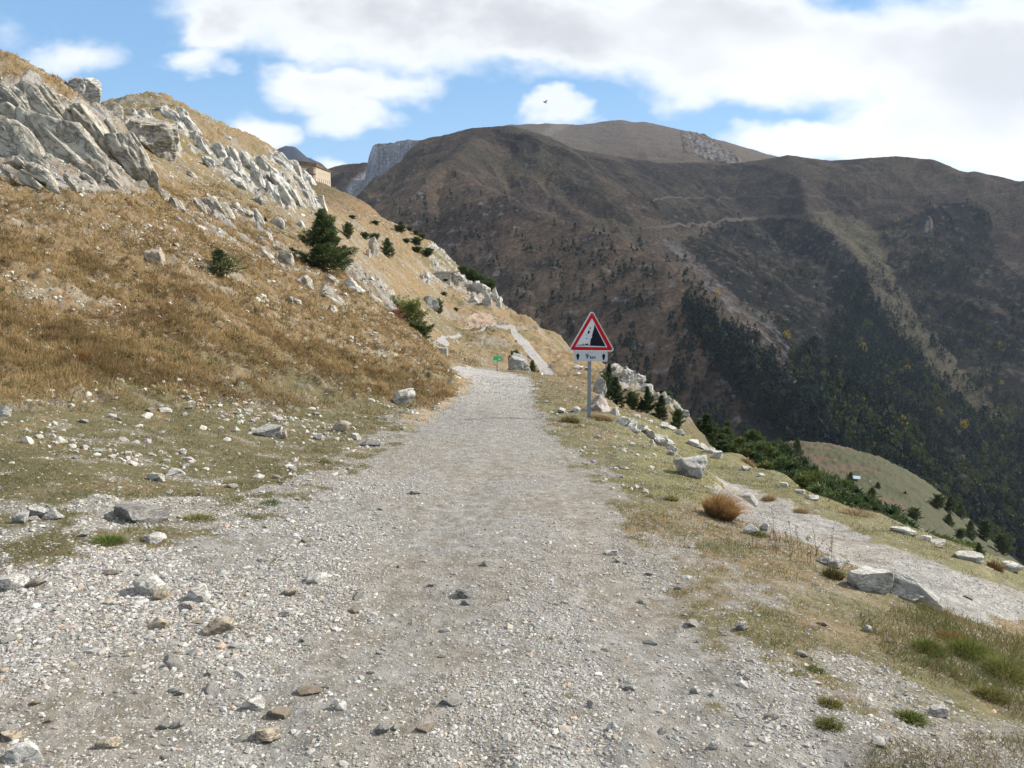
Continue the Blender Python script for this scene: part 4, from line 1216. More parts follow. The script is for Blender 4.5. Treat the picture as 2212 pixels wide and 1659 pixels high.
for q in [(1340, 796, 1374, 832), (1362, 806, 1398, 842), (1384, 828, 1412, 856), (1404, 846, 1430, 868), (1318, 800, 1342, 818), (1426, 858, 1450, 880), (1448, 872, 1470, 894), (1466, 884, 1490, 904), (1300, 840, 1322, 858), (1490, 896, 1512, 914)]:
    boulder(q, 'rugged whitish rock on the rim beyond the warning sign', M_CREST, 500 + k, sub=4, group=G3, name='outcrop_rock', cat='rock', rough=0.12, bed=0.06, base=0.3); k += 1
for q, l_ in [((1184, 742, 1198, 752), 'pair of stones beside the lower road on the far meadow'), ((1236, 788, 1262, 800), 'reddish white rocks on the far meadow left of the sign'), ((1262, 792, 1284, 802), 'white rocks on the far meadow just left of the sign'), ((1292, 806, 1308, 832), 'white ragged rock on the far meadow right of the post')]:
    boulder(q, l_, M_CREST, 500 + k, sub=4, name='outcrop_rock', cat='rock', rough=0.1); k += 1

# loose stones of a hand's size: separate stones sharing a few shapes
protos = []
for i in range(10):
    v, f = rock_shape(700 + i, 3, 10, 2.6, 0.05)
    v = v * np.array([1, RNG.uniform(0.65, 0.95), RNG.uniform(0.35, 0.65)])
    protos.append(mesh_np('loose_stone', v, f, [M_WHITE, M_WHITE, M_TAN, M_GREY, M_WHITE][i % 5], smooth=False))
n = 0
G4 = 'loose stones scattered on the gravel and verges'
while n < 95:
    r_ = RNG.uniform()
    if r_ < 0.5: px_, py_ = RNG.uniform(-60, 900), RNG.uniform(1060, 1640)
    elif r_ < 0.75: px_, py_ = RNG.uniform(100, 900), RNG.uniform(880, 1080)
    else: px_, py_ = RNG.uniform(900, 2200), RNG.uniform(1180, 1640)
    h = near.hit(px_, py_)
    if h is None: continue
    s = float(np.clip(RNG.lognormal(math.log(0.036), 0.35), 0.022, 0.075)) * (1.0 if h[1] < 7 else 1.5)
    o = link('loose_stone', protos[RNG.integers(10)])
    o.location = (h[0], h[1], gz(*h) + s * 0.15)
    o.scale = (s, s, s)
    o.rotation_euler = (RNG.uniform(-0.2, 0.2), RNG.uniform(-0.2, 0.2), RNG.uniform(0, 6.28))
    tag(o, 'loose fist-sized stone lying on the gravel or verge', 'stone', G4)
    n += 1

# ------------------------------------------------------------------ gravel and rubble
SM = []
for i in range(14):
    r = np.random.default_rng(900 + i)
    v, f = ICO[1]
    v = v.copy() + r.normal(size=v.shape) * 0.13
    for _ in range(4):
        nn = r.normal(size=3); nn /= np.linalg.norm(nn)
        v -= np.maximum(0, v @ nn - r.uniform(0.45, 0.75))[:, None] * nn
    SM.append(v)
SF = ICO[1][1]
SM = np.array(SM)


def scatter(name, x, y, s, cols, mat, flat=(0.4, 0.8), sinkf=-0.05, label=None):
    n = len(x)
    z = H(x, y)
    var = RNG.integers(0, len(SM), n)
    V = SM[var] * (s[:, None, None])
    V = V * np.stack([RNG.uniform(0.8, 1.35, n), RNG.uniform(0.6, 1.0, n), RNG.uniform(flat[0], flat[1], n)], 1)[:, None, :]
    tx = RNG.normal(0, 0.25, n); c, q = np.cos(tx), np.sin(tx)
    V = np.stack([V[..., 0], V[..., 1] * c[:, None] - V[..., 2] * q[:, None], V[..., 1] * q[:, None] + V[..., 2] * c[:, None]], -1)
    a = RNG.uniform(0, 6.283, n); c, q = np.cos(a), np.sin(a)
    V = np.stack([V[..., 0] * c[:, None] - V[..., 1] * q[:, None], V[..., 0] * q[:, None] + V[..., 1] * c[:, None], V[..., 2]], -1)
    V += np.stack([x, y, z + s * sinkf], 1)[:, None, :]
    F = SF[None] + (np.arange(n) * V.shape[1])[:, None, None]
    C = np.repeat(cols, V.shape[1], axis=0)
    me = mesh_np(name, V.reshape(-1, 3), F.reshape(-1, 3), mat, C, smooth=False)
    return tag(link(name, me), kind='stuff')


def stone_cols(n, warm=0.5):
    pal = np.array([[0.47, 0.45, 0.42], [0.34, 0.325, 0.305], [0.23, 0.22, 0.21], [0.60, 0.58, 0.53], [0.42, 0.37, 0.29], [0.34, 0.27, 0.20], [0.50, 0.34, 0.22], [0.15, 0.15, 0.15]])
    p = np.array([0.27, 0.24, 0.13, 0.13, 0.13 * warm * 2, 0.05 * warm * 2, 0.02 * warm * 2, 0.03]); p /= p.sum()
    c = pal[RNG.choice(len(pal), n, p=p)]
    c = c * 0.62 + 0.38 * np.array([0.335, 0.326, 0.306])
    return 0.73 * np.clip(c * RNG.uniform(0.78, 1.22, n)[:, None] + RNG.normal(0, 0.008, (n, 3)), 0.03, 0.8)


m_grav = mat_attr('gravel_stones', fine=55.0, amt=0.20, bump=0.4, bdist=0.004, bscale=140.0, spec=0.25)
N = 620000
th = RNG.uniform(math.radians(-39), math.radians(39), N)
D_ = np.exp(RNG.uniform(math.log(1.9), math.log(34), N))
x = D_ * np.tan(th); y = D_
G = H(x, y, gravel); MRq = H(x, y, mr)
coarse = sst(-x, 0.3, 2.2) * sst(y, 3.2, 4.6) * sst(-y, -14, -8)
gp = fbm2(x * 0.7, y * 0.7, 4, 111); gp2 = fbm2(x * 2.5, y * 2.5, 3, 112)
trq = np.exp(-((x - (-0.75 + 0.004 * y * y)) / 0.38) ** 2) + np.exp(-((x - (0.75 - 0.001 * y * y)) / 0.34) ** 2)
prob = G * np.clip(0.50 + 0.9 * gp + 0.35 * gp2 - 0.75 * trq * (y < 14) + 0.35 * coarse, 0.10, 1) + np.where((x < -1.5) & (y > 6), 0.065, 0.11)
keep = RNG.uniform(size=N) < prob
x, y, coarse, th = x[keep], y[keep], coarse[keep], th[keep]
s = RNG.lognormal(math.log(0.0058), 0.50, len(x)) * (1 + 0.6 * coarse)
s = np.maximum(s, y * 0.00095)
s = np.where(y > 12, np.minimum(s, 0.035), np.minimum(s, 0.05))
print('gravel', len(x))
scatter('gravel', x, y, s, stone_cols(len(x)), m_grav)

# rubble on the slopes
N = 110000
px_ = RNG.uniform(-250, 1420, N); pr = RNG.uniform(0, 1, N)
D_ = np.exp(RNG.uniform(math.log(9), math.log(230), N))
u = (px_ - 1106) / FV
x = u * D_; y = D_
rn_ = fbm2(x * 0.25, y * 0.25, 4, 121)
roadn = H(x, y, np.maximum(mrs, blur(mfar, 3))); rk = H(x, y, rock)
slope_band = (px_ < 1010)
prob = (0.06 + 0.5 * sst(rn_, 0.05, 0.5) * np.where(px_ > 1010, 0.15, 1.0)) * np.where(y < 24, 0.55, 1.0) + 0.4 * rk + 0.16 * (y > 48) * (px_ < 1150)
prob = prob * (roadn < 0.2)
keep = RNG.uniform(size=N) < prob
x, y = x[keep], y[keep]
s = np.clip(RNG.lognormal(math.log(0.045), 0.55, len(x)), 0.012, 0.4)
s = np.where(y < 28, np.minimum(s * 0.7, 0.09), s)
s = np.maximum(s, y * 0.0010) * (1 + 0.3 * (y > 60))
cc = np.clip(np.array([0.38, 0.36, 0.315]) * RNG.uniform(0.55, 1.2, len(x))[:, None] + RNG.normal(0, 0.012, (len(x), 3)), 0.05, 0.8)
print('rubble', len(x))
scatter('rubble', x, y, s, cc, m_grav, (0.5, 1.0), 0.0)
# ------------------------------------------------------------------ grasses
m_grass = mat_attr('dry_grass', fine=3.0, amt=0.12, bump=0.0, spec=0.1, transl=0.35)


def blades(bx, by, bz, length, width, dirx, diry, up, cols, tipk=1.25, segs=1):
    """thin blades from arrays: base point, lean direction and vertical share"""
    n = len(bx)
    a = RNG.uniform(0, math.pi, n)
    sx, sy = np.cos(a) * width / 2, np.sin(a) * width / 2
    base = np.stack([bx, by, bz - 0.01], 1)
    side = np.stack([sx, sy, np.zeros(n)], 1)
    tip = base + np.stack([dirx * length, diry * length, up * length], 1)
    if segs == 1:
        V = np.stack([base - side, base + side, tip], 1)
        F = np.arange(n * 3).reshape(n, 3)
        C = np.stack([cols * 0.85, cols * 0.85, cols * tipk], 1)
        return V.reshape(-1, 3), F, C.reshape(-1, 3)
    mid = base + np.stack([dirx * length * 0.3, diry * length * 0.3, up * length * 0.62], 1)
    tip = tip - np.stack([np.zeros(n), np.zeros(n), length * 0.12], 1)
    V = np.stack([base - side, base + side, mid - side * 0.7, mid + side * 0.7, tip], 1)
    b = (np.arange(n) * 5)[:, None]
    F = np.concatenate([b + [0, 1, 3], b + [0, 3, 2], b + [2, 3, 4]])
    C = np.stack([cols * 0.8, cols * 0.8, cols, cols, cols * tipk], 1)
    return V.reshape(-1, 3), F, C.reshape(-1, 3)


def join(parts):
    vs, fs, cs, o = [], [], [], 0
    for v, f, c in parts:
        vs.append(v); fs.append(f + o); cs.append(c); o += len(v)
    return np.concatenate(vs), np.concatenate(fs), np.concatenate(cs)


# tussocks of dry grass over the left slope
def tussocks(cx, cy, rad, ln, nb, c0, cvar=0.2):
    n = len(cx)
    idx = np.repeat(np.arange(n), nb)
    m = len(idx)
    a = RNG.uniform(0, 6.283, m); q = np.sqrt(RNG.uniform(0, 1, m))
    ox = np.cos(a) * q; oy = np.sin(a) * q
    x = cx[idx] + ox * rad[idx]; y = cy[idx] + oy * rad[idx]
    z = H(x, y)
    L = ln[idx] * RNG.uniform(0.55, 1.15, m) * (1.1 - 0.35 * q)
    up = np.clip(0.95 - 0.65 * q + RNG.normal(0, 0.1, m), 0.25, 1)
    lean = 0.2 + 1.0 * q
    dx = ox * lean + RNG.normal(0, 0.18, m) + 0.12; dy = oy * lean + RNG.normal(0, 0.18, m) - 0.08
    D = np.maximum(y, 2)
    w = np.maximum(0.004, 0.00105 * D) * RNG.uniform(0.8, 1.4, m)
    C = c0[idx] * RNG.uniform(1 - cvar, 1 + cvar, m)[:, None]
    return blades(x, y, z, L, w, dx, dy, up, C)


N = 76000
px_ = RNG.uniform(-350, 1030, N)
D_ = np.exp(RNG.uniform(math.log(10), math.log(72), N))
x = (px_ - 1106) / FV * D_; y = D_
zz = H(x, y); PXq, PYq = to_px(x, y, zz)
tn = fbm2(x * 0.3, y * 0.3, 4, 131); tn2 = fbm2(x * 1.1, y * 1.1, 2, 132)
topb = sst(-PYq, -905, -800) * (PYq > 395 - 0 * x)
dens = topb * np.clip(0.55 + 0.9 * tn + 0.3 * tn2, 0.08, 1)
dens = np.where((PYq < 415) & (PXq < 330), 0.12, dens)
dens = dens * (1 - 0.8 * H(x, y, rock)) * (H(x, y, mrs) < 0.05)
dens = np.where(y > 52, dens * 0.5, dens)
hm = H(x, y, hum * hum_zone)
dens = dens * np.where(y < 50, 0.30 + 0.70 * sst(hm, 0.03, 0.3), 1)
keep = (RNG.uniform(size=N) < dens)
x, y = x[keep], y[keep]
if True:
    n_ = len(x)
    mixv = sst(fbm2(x * 0.5, y * 0.5, 3, 133) + RNG.normal(0, 0.14, n_), -0.35, 0.45)
    c0 = mixc(np.broadcast_to([0.205, 0.138, 0.068], (n_, 3)), np.broadcast_to([0.34, 0.240, 0.120], (n_, 3)), mixv)
    gm = (RNG.uniform(size=n_) < 0.15)
    c0[gm] = [0.13, 0.115, 0.04]
    rad = RNG.uniform(0.12, 0.26, n_) * (1 + y / 90); ln = RNG.uniform(0.10, 0.22, n_) * (1 + y / 120)
    near_ = y < 26
    print('tussocks', n_)
    parts = [tussocks(x[near_], y[near_], rad[near_], ln[near_], 30, c0[near_]), tussocks(x[~near_], y[~near_], rad[~near_], ln[~near_], 16, c0[~near_])]
    v, f, c = join(parts)
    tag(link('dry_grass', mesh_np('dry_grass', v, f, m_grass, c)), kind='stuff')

# short turf
N = 900000
th = RNG.uniform(math.radians(-40), math.radians(40), N)
D_ = np.exp(RNG.uniform(math.log(2.0), math.log(42), N))
x = D_ * np.tan(th); y = D_
gn = fbm2(x * 0.5, y * 0.5, 4, 141); gn2 = fbm2(x * 2.2, y * 2.2, 3, 142)
G = H(x, y, gravel); rk = H(x, y, rock)
PXq, PYq = to_px(x, y, H(x, y))
lush = in_poly(PXq, PYq, [(1850, 1330), (2000, 1310), (2240, 1390), (2400, 1480), (2400, 1640), (2212, 1560), (2080, 1480), (1960, 1430), (1880, 1400)]).astype(float)
lush2 = in_poly(PXq, PYq, [(1880, 1620), (2000, 1585), (2240, 1600), (2400, 1700), (1850, 1720)]).astype(float)
prob = (1 - G) ** 1.5 * np.clip(0.5 + 0.7 * gn + 0.6 * gn2, 0.05, 1) * (1 - rk)
prob = np.maximum(prob, lush * np.clip(0.65 + 0.5 * gn2, 0.2, 1)); prob = np.maximum(prob, lush2 * np.clip(0.55 + 0.8 * gn2, 0.1, 1))
prob = np.where((PXq < 1000) & (PYq < 800), 0, prob)
prob = prob * (H(x, y, mp_) < 0.3)
keep = RNG.uniform(size=N) < prob
x, y, gn, gn2, lush = x[keep], y[keep], gn[keep], gn2[keep], np.maximum(lush, 0.6 * lush2)[keep]
n_ = len(x)
print('turf', n_)
c1 = np.array([0.155, 0.128, 0.062]); c2 = np.array([0.085, 0.100, 0.032]); c3 = np.array([0.21, 0.130, 0.07])
mx = sst(gn * 0.8 + gn2 + RNG.normal(0, 0.35, n_) + 0.5 * lush, -0.4, 0.7)
cc = mixc(np.broadcast_to(c1, (n_, 3)), np.broadcast_to(c2, (n_, 3)), mx)
rr3 = RNG.uniform(size=n_) < 0.15
cc[rr3] = c3
cc = cc * RNG.uniform(0.7, 1.25, n_)[:, None] * np.where(PXq[keep] < 900, 0.82, 1.0)[:, None]
L = RNG.uniform(0.018, 0.050, n_) * (1 + 1.3 * lush) + 0.0004 * y
w = np.maximum(0.0028, 0.0009 * y)
v, f, c = blades(x, y, H(x, y), L, w, RNG.normal(0, 0.45, n_), RNG.normal(0, 0.45, n_), RNG.uniform(0.5, 1, n_), cc)
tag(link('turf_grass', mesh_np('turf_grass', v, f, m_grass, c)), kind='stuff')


def tuft(px, py, wpx, hpx, label, c0, nb=400, name='grass_tuft', lean=(0.1, 0.0), D=None, cat='grass tuft', wid=0.004, group=None, spread=0.75):
    h = near.hit(px, py)
    if h is None: return
    x0, y0 = h
    s = y0 / FV
    R_ = wpx * s / 2; Hh = hpx * s
    m = nb
    a = RNG.uniform(0, 6.283, m); q = np.sqrt(RNG.uniform(0, 1, m))
    ox, oy = np.cos(a) * q, np.sin(a) * q
    bx, by = ox * R_ * 0.62, oy * R_ * 0.62
    L = Hh * RNG.uniform(0.55, 1.1, m)
    z = H(x0 + bx, y0 + by) - gz(x0, y0)
    up = np.clip(1 - 0.5 * q + RNG.normal(0, 0.08, m), 0.25, 1)
    k_ = spread * R_ / max(Hh, 0.01)
    cc = np.array(c0)[None] * RNG.uniform(0.6, 1.35, m)[:, None]
    v, f, c = blades(bx, by, z, L, np.full(m, max(wid, 0.0007 * y0)), ox * k_ + lean[0] + RNG.normal(0, 0.12, m), oy * k_ + lean[1] + RNG.normal(0, 0.12, m), up, cc, segs=2)
    o = link(name, mesh_np(name, v, f, m_grass, c))
    o.location = (x0, y0, gz(x0, y0))
    tag(o, label, cat, group)


BR = (0.25, 0.135, 0.05); GR = (0.10, 0.12, 0.03); ST = (0.32, 0.25, 0.13)
tuft(1552, 1118, 92, 80, 'large rust-brown grass tussock by the grey rocks on the right verge', (0.30, 0.185, 0.08), 1700, 'grass_tussock', (0.30, -0.15), spread=1.1, wid=0.004, cat='grass tussock')
tuft(1800, 1248, 60, 36, 'dark olive grass tussock left of the white split rock', (0.09, 0.075, 0.03), 500, 'grass_tussock', cat='grass tussock')
tuft(2150, 1228, 46, 26, 'brown tussock on the meadow edge near the right frame', (0.13, 0.075, 0.035), 260, 'grass_tussock', cat='grass tussock')
tuft(1640, 1160, 50, 20, 'green tuft beside the creamy white stone', GR, 220)
tuft(236, 1172, 80, 26, 'bright green tuft on the left gravel below the slate slab', (0.11, 0.15, 0.035), 520)
tuft(430, 1122, 90, 22, 'yellow-green tuft at the border of grass and left gravel', (0.17, 0.16, 0.05), 420)
tuft(586, 1090, 60, 14, 'low green tuft at the left edge of the road', (0.10, 0.13, 0.04), 260)
tuft(178, 776, 44, 28, 'brown tussock alone on the mossy left slope', BR, 240, 'grass_tussock', cat='grass tussock')
tuft(1762, 1448, 52, 22, 'green tuft on the right gravel above the paired tufts', GR, 260)
tuft(1794, 1524, 66, 30, 'upper of two round tufts on the right gravel', (0.15, 0.135, 0.045), 420)
tuft(1790, 1572, 74, 32, 'lower of two round tufts on the right gravel', (0.12, 0.125, 0.035), 460)
tuft(1966, 1560, 84, 36, 'green tuft between the gravel and the lower right grass', GR, 460)
tuft(2090, 1420, 110, 60, 'tall green grass clump near the right frame', GR, 900)
tuft(2168, 1462, 110, 60, 'bright grass clump at the right frame', (0.14, 0.145, 0.045), 900)
tuft(2005, 1408, 90, 44, 'green grass clump left of the tall one', GR, 600)
tuft(2140, 1512, 90, 46, 'straw and green grass clump in the lower right', (0.15, 0.14, 0.05), 600)
tuft(2060, 1385, 90, 30, 'rusty grass clump above the tall green one', (0.20, 0.11, 0.045), 420)
tuft(1450, 1082, 40, 24, 'yellowish tuft on the right shoulder left of the brown tussock', (0.20, 0.16, 0.06), 240)
tuft(1402, 776 + 300, 36, 10, 'small yellow tuft on the right shoulder', (0.20, 0.16, 0.06), 100)
tuft(1232, 912, 54, 20, 'grass hump at the foot of the sign post', (0.15, 0.12, 0.05), 500)
tuft(1300, 908, 60, 16, 'tan grass at the foot of the rust-topped boulder', (0.22, 0.16, 0.07), 400)
tuft(700, 1000, 40, 12, 'small green tuft beside the left road edge', (0.12, 0.12, 0.045), 120)
for (a, b_, l_) in [(1655, 985, 'first'), (1700, 1062, 'second'), (1770, 1090, 'third')]:
    tuft(a - 40, b_ + 18, 40, 20, {'first': 'orange grass at the meadow edge above the path start', 'second': 'orange grass at the meadow edge beside two white stones', 'third': 'orange grass at the meadow edge below the dense pines'}[l_], (0.28, 0.20, 0.11), 260)
tuft(1850, 1112, 100, 22, 'long pale orange grass band below the dense pines', (0.29, 0.22, 0.13), 500)


# dead flower stalks on the verge
def stalks(px, py, label):
    h = near.hit(px, py); x0, y0 = h; z0 = gz(x0, y0)
    vs, fs, cs = [], [], []
    o = 0
    for i in range(13):
        bx, by = RNG.normal(0, 0.14, 2)
        L = RNG.uniform(0.13, 0.30); lean = RNG.normal(0, 0.18, 2)
        n = 7
        for j in range(n + 1):
            t = j / n
            p = np.array([bx + lean[0] * L * t * t, by + lean[1] * L * t * t, L * t])
            r = 0.0022 * (1 - 0.5 * t)
            for q in range(3):
                a = q * 2.094
                vs.append(p + r * np.array([math.cos(a), math.sin(a), 0]))
            if j:
                for q in range(3):
                    a0 = o + (j - 1) * 3 + q; a1 = o + (j - 1) * 3 + (q + 1) % 3
                    fs += [[a0, a1, a1 + 3], [a0, a1 + 3, a0 + 3]]
        top = len(vs)
        for w in range(10):
            t = RNG.uniform(0.5, 1.0)
            p = np.array([bx + lean[0] * L * t * t, by + lean[1] * L * t * t, L * t])
            d = RNG.normal(0, 0.010, 3)
            vs += [p, p + d + [0, 0, 0.010], p + d * 0.4 - [0.004, 0, 0.002]]
            fs.append([len(vs) - 3, len(vs) - 2, len(vs) - 1])
        o = len(vs)
    cs = np.tile([0.13, 0.085, 0.055], (len(vs), 1))
    ob = link('flower_stalks', mesh_np('flower_stalks', np.array(vs), np.array(fs), m_grass, cs))
    ob.location = (x0, y0, z0)
    tag(ob, label, 'dead plant')


stalks(1692, 1196, 'dead brown flower stalks standing by the lower path, left clump')
stalks(1736, 1212, 'dead brown flower stalks standing by the lower path, right clump')

# ------------------------------------------------------------------ trees
m_needle = mat_attr('pine_needles', fine=2.0, amt=0.15, bump=0.0, spec=0.15, transl=0.18)
m_bark = simple_mat('pine_bark', (0.13, 0.085, 0.06), 0.9, 0.1, nscale=6, namt=0.35)


def tube(pts, rad, sides=6):
    pts = np.array(pts); n = len(pts)
    vs, fs = [], []
    for i in range(n):
        d = pts[min(i + 1, n - 1)] - pts[max(i - 1, 0)]
        d = d / (np.linalg.norm(d) + 1e-9)
        a = np.cross(d, [0.3, 0.9, 0.1]); a /= np.linalg.norm(a) + 1e-9
        b = np.cross(d, a)
        for q in range(sides):
            t = q * 2 * math.pi / sides
            vs.append(pts[i] + rad[i] * (math.cos(t) * a + math.sin(t) * b))
    for i in range(n - 1):
        for q in range(sides):
            a0 = i * sides + q; a1 = i * sides + (q + 1) % sides
            fs += [[a0, a1, a1 + sides], [a0, a1 + sides, a0 + sides]]
    return np.array(vs), np.array(fs)


def make_tree(seed, h=5.0, rad=1.7, dens=1.0, style='cone', leaf=0.16, crook=0.1, start=0.06, tint=(1, 1, 1)):
    """trunk and crown meshes: whorls of limbs carrying sprays of needles"""
    r = np.random.default_rng(seed)
    n = 10
    tp = []
    ang = r.uniform(0, 6.28)
    for i in range(n + 1):
        t = i / n
        tp.append([crook * h * math.sin(t * 2.2) * math.cos(ang) * t, crook * h * math.sin(t * 2.2) * math.sin(ang) * t, h * t * 0.97])
    tp = np.array(tp)
    tr = [0.028 * h * (1 - i / n) + 0.006 * h for i in range(n + 1)]
    tp[0, 2] = -0.35
    TV, TF = [], []
    o = 0
    v, f = tube(tp, tr, 8); TV.append(v); TF.append(f + o); o += len(v)
    P_, Dd, Sz = [], [], []
    nl = int(46 * dens * max(1, h / 5))
    ga = r.uniform(0, 6.28)
    lobes = r.uniform(0.6, 1.3, 12)
    for i in range(nl):
        t = start + (1 - start) * ((i + r.uniform(0, 1)) / nl) ** 0.9
        ga += 2.399 + r.normal(0, 0.3)
        base = np.array([np.interp(t, np.linspace(0, 1, n + 1), tp[:, k_]) for k_ in range(3)])
        if style == 'cone': prof = (1 - t) ** 0.75 * (0.80 + 0.2 * min(1, t / 0.12)) + 0.05
        elif style == 'round': prof = math.sqrt(max(0.02, 1 - (2 * (t - 0.5)) ** 2)) * 0.9 + 0.1
        else: prof = (1 - t) ** 0.55 * min(1, 0.35 + t * 1.8) + 0.06
        L = rad * prof * lobes[int((ga % 6.283) / 6.283 * 12) % 12] * r.uniform(0.5, 1.2)
        el = 0.15 + 0.75 * t + r.normal(0, 0.12)
        dr = np.array([math.cos(ga) * math.cos(el), math.sin(ga) * math.cos(el), math.sin(el)])
        m = 5
        br = [base + dr * L * j / m + np.array([0, 0, 0.22 * L * (j / m) ** 2 - 0.06 * L * math.sin(j / m * 3.14)]) for j in range(m + 1)]
        v, f = tube(br, [0.012 * h * (1 - 0.85 * j / m) * (1 - 0.6 * t) + 0.003 for j in range(m + 1)], 4)
        TV.append(v); TF.append(f + o); o += len(v)
        br = np.array(br)
        ns = max(4, int(L / 0.10 * dens))
        for j in range(ns):
            q = 0.25 + 0.75 * (j + r.uniform(0, 1)) / ns
            p = np.array([np.interp(q, np.linspace(0, 1, m + 1), br[:, k_]) for k_ in range(3)])
            sp = 0.26 * L * (1.15 - q) + 0.05
            side = np.cross(dr, [0, 0, 1]); side /= np.linalg.norm(side) + 1e-9
            for s_ in range(3):
                pp = p + side * r.uniform(-1, 1) * sp * 1.6 + np.array([0, 0, r.normal(0.0, 0.35) * sp])
                dd = dr * 0.7 + side * np.sign((pp - p) @ side) * 0.5 + np.array([0, 0, 0.45]) + r.normal(0, 0.25, 3)
                P_.append(pp); Dd.append(dd / np.linalg.norm(dd)); Sz.append(q)
    P_ = np.array(P_); Dd = np.array(Dd); Sz = np.array(Sz)
    K = 6
    Pn = np.repeat(P_, K, 0); Dn = np.repeat(Dd, K, 0) + r.normal(0, 0.42, (len(P_) * K, 3)); Dn /= np.linalg.norm(Dn, axis=1)[:, None]
    Pn = Pn + r.normal(0, leaf * 0.3, Pn.shape)
    sd = np.cross(Dn, r.normal(size=Pn.shape)); sd /= np.linalg.norm(sd, axis=1)[:, None] + 1e-9
    Ln = leaf * r.uniform(0.6, 1.2, len(Pn))[:, None]
    V = np.stack([Pn - sd * Ln * 0.17, Pn + sd * Ln * 0.17, Pn + Dn * Ln], 1).reshape(-1, 3)
    F = np.arange(len(V)).reshape(-1, 3)
    g = np.repeat(r.uniform(0.7, 1.3, len(P_)), K)
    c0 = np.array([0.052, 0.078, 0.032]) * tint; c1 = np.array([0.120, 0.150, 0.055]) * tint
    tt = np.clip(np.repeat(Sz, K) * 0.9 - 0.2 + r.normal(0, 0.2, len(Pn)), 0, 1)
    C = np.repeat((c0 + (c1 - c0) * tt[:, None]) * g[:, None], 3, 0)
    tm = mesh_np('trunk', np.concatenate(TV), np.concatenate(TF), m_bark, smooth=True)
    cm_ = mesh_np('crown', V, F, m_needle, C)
    EXT[cm_.name] = (float(np.percentile(np.hypot(V[:, 0], V[:, 1]), 84)), float(V[:, 2].max()))
    return tm, cm_, V


EXT = {}


def tree_obj(name, meshes, loc, s, rz, label, cat='pine tree', group=None, sz=None):
    e = empty(name, loc, rz)
    e.scale = (s, s, sz or s)
    tag(e, label, cat, group)
    for nm, me in zip(('trunk', 'crown'), meshes[:2]):
        link(nm, me, e)
    return e


def place_tree(box, proto, ph, pr, label, name='pine_tree', cat='pine tree', group=None, rz=None, D=None, base=0.96):
    """box is the outline in view pixels; ph and pr are the prototype's height and crown radius"""
    x0, y0, x1, y1 = box
    cx = (x0 + x1) / 2
    if D is None:
        h = near.hit(cx, y0 + (y1 - y0) * base)
        if h is None: return None
        D = h[1]
    pr, ph = EXT[proto[1].name]
    s = D / FV
    hh = (y1 - y0) * s; ww = (x1 - x0) * s
    p = P(cx, y1, D)
    g = gz(p[0], p[1])
    z0 = min(p[2] + 0.04 * hh, g + 0.05)
    e = tree_obj(name, proto, (p[0], p[1], z0), 1, RNG.uniform(0, 6.28) if rz is None else rz, label, cat, group)
    top = P(cx, y0, D)[2]
    sz_ = (top - z0) / ph
    sx_ = ww / (2 * pr)
    sx_ *= 0.86
    e.scale = (sx_, sx_, sz_)
    return e


big = make_tree(1001, 5.5, 1.9, 1.9, 'cone', 0.17, 0.02, 0.03)
place_tree((650, 448, 750, 592), big, 5.5, 1.95, 'large bushy dark green pine on the rocky left slope', rz=0.4)
sml = make_tree(1002, 2.4, 0.9, 1.0, 'cone', 0.13, 0.06, 0.10)
place_tree((447, 536, 512, 602), sml, 2.4, 1.0, 'small young pine alone in the brown grass slope', D=None)
pA = make_tree(1003, 4.0, 1.3, 1.2, 'cone', 0.20, 0.04, 0.03)
pB = make_tree(1004, 4.0, 1.5, 1.2, 'round', 0.20, 0.08, 0.03)
pC = make_tree(1005, 3.0, 1.7, 1.2, 'oval', 0.22, 0.05, 0.02)
pD = make_tree(1006, 5.0, 1.4, 1.2, 'oval', 0.22, 0.04, 0.05, tint=(0.75, 0.78, 0.85))
pE = make_tree(1007, 4.0, 1.6, 1.4, 'cone', 0.16, 0.04, 0.03, tint=(0.85, 0.9, 0.9))
pF = make_tree(1011, 4.0, 1.3, 1.3, 'cone', 0.2, 0.05, 0.03, tint=(0.6, 0.66, 0.8))
pG = make_tree(1012, 4.5, 1.3, 1.3, 'cone', 0.18, 0.03, 0.02, tint=(1.2, 1.1, 0.8))
tw = make_tree(1008, 2.6, 1.6, 1.0, 'round', 0.15, 0.28, 0.35, tint=(1.7, 1.5, 1.2))
rd = make_tree(1009, 1.4, 0.9, 0.9, 'round', 0.13, 0.2, 0.15, tint=(3.0, 0.95, 1.5))
place_tree((858, 634, 946, 705), tw, 2.6, 1.7, 'crooked light green pine with a bent trunk leaning over the slope', D=52, rz=2.0)
place_tree((826, 658, 872, 708), rd, 1.4, 0.95, 'reddish shrub left of the crooked pine', 'shrub', 'shrub', D=50)
place_tree((860, 690, 932, 742), pC, 3.0, 1.8, 'dark spreading pine branches below the crooked pine', D=47, rz=1.0)
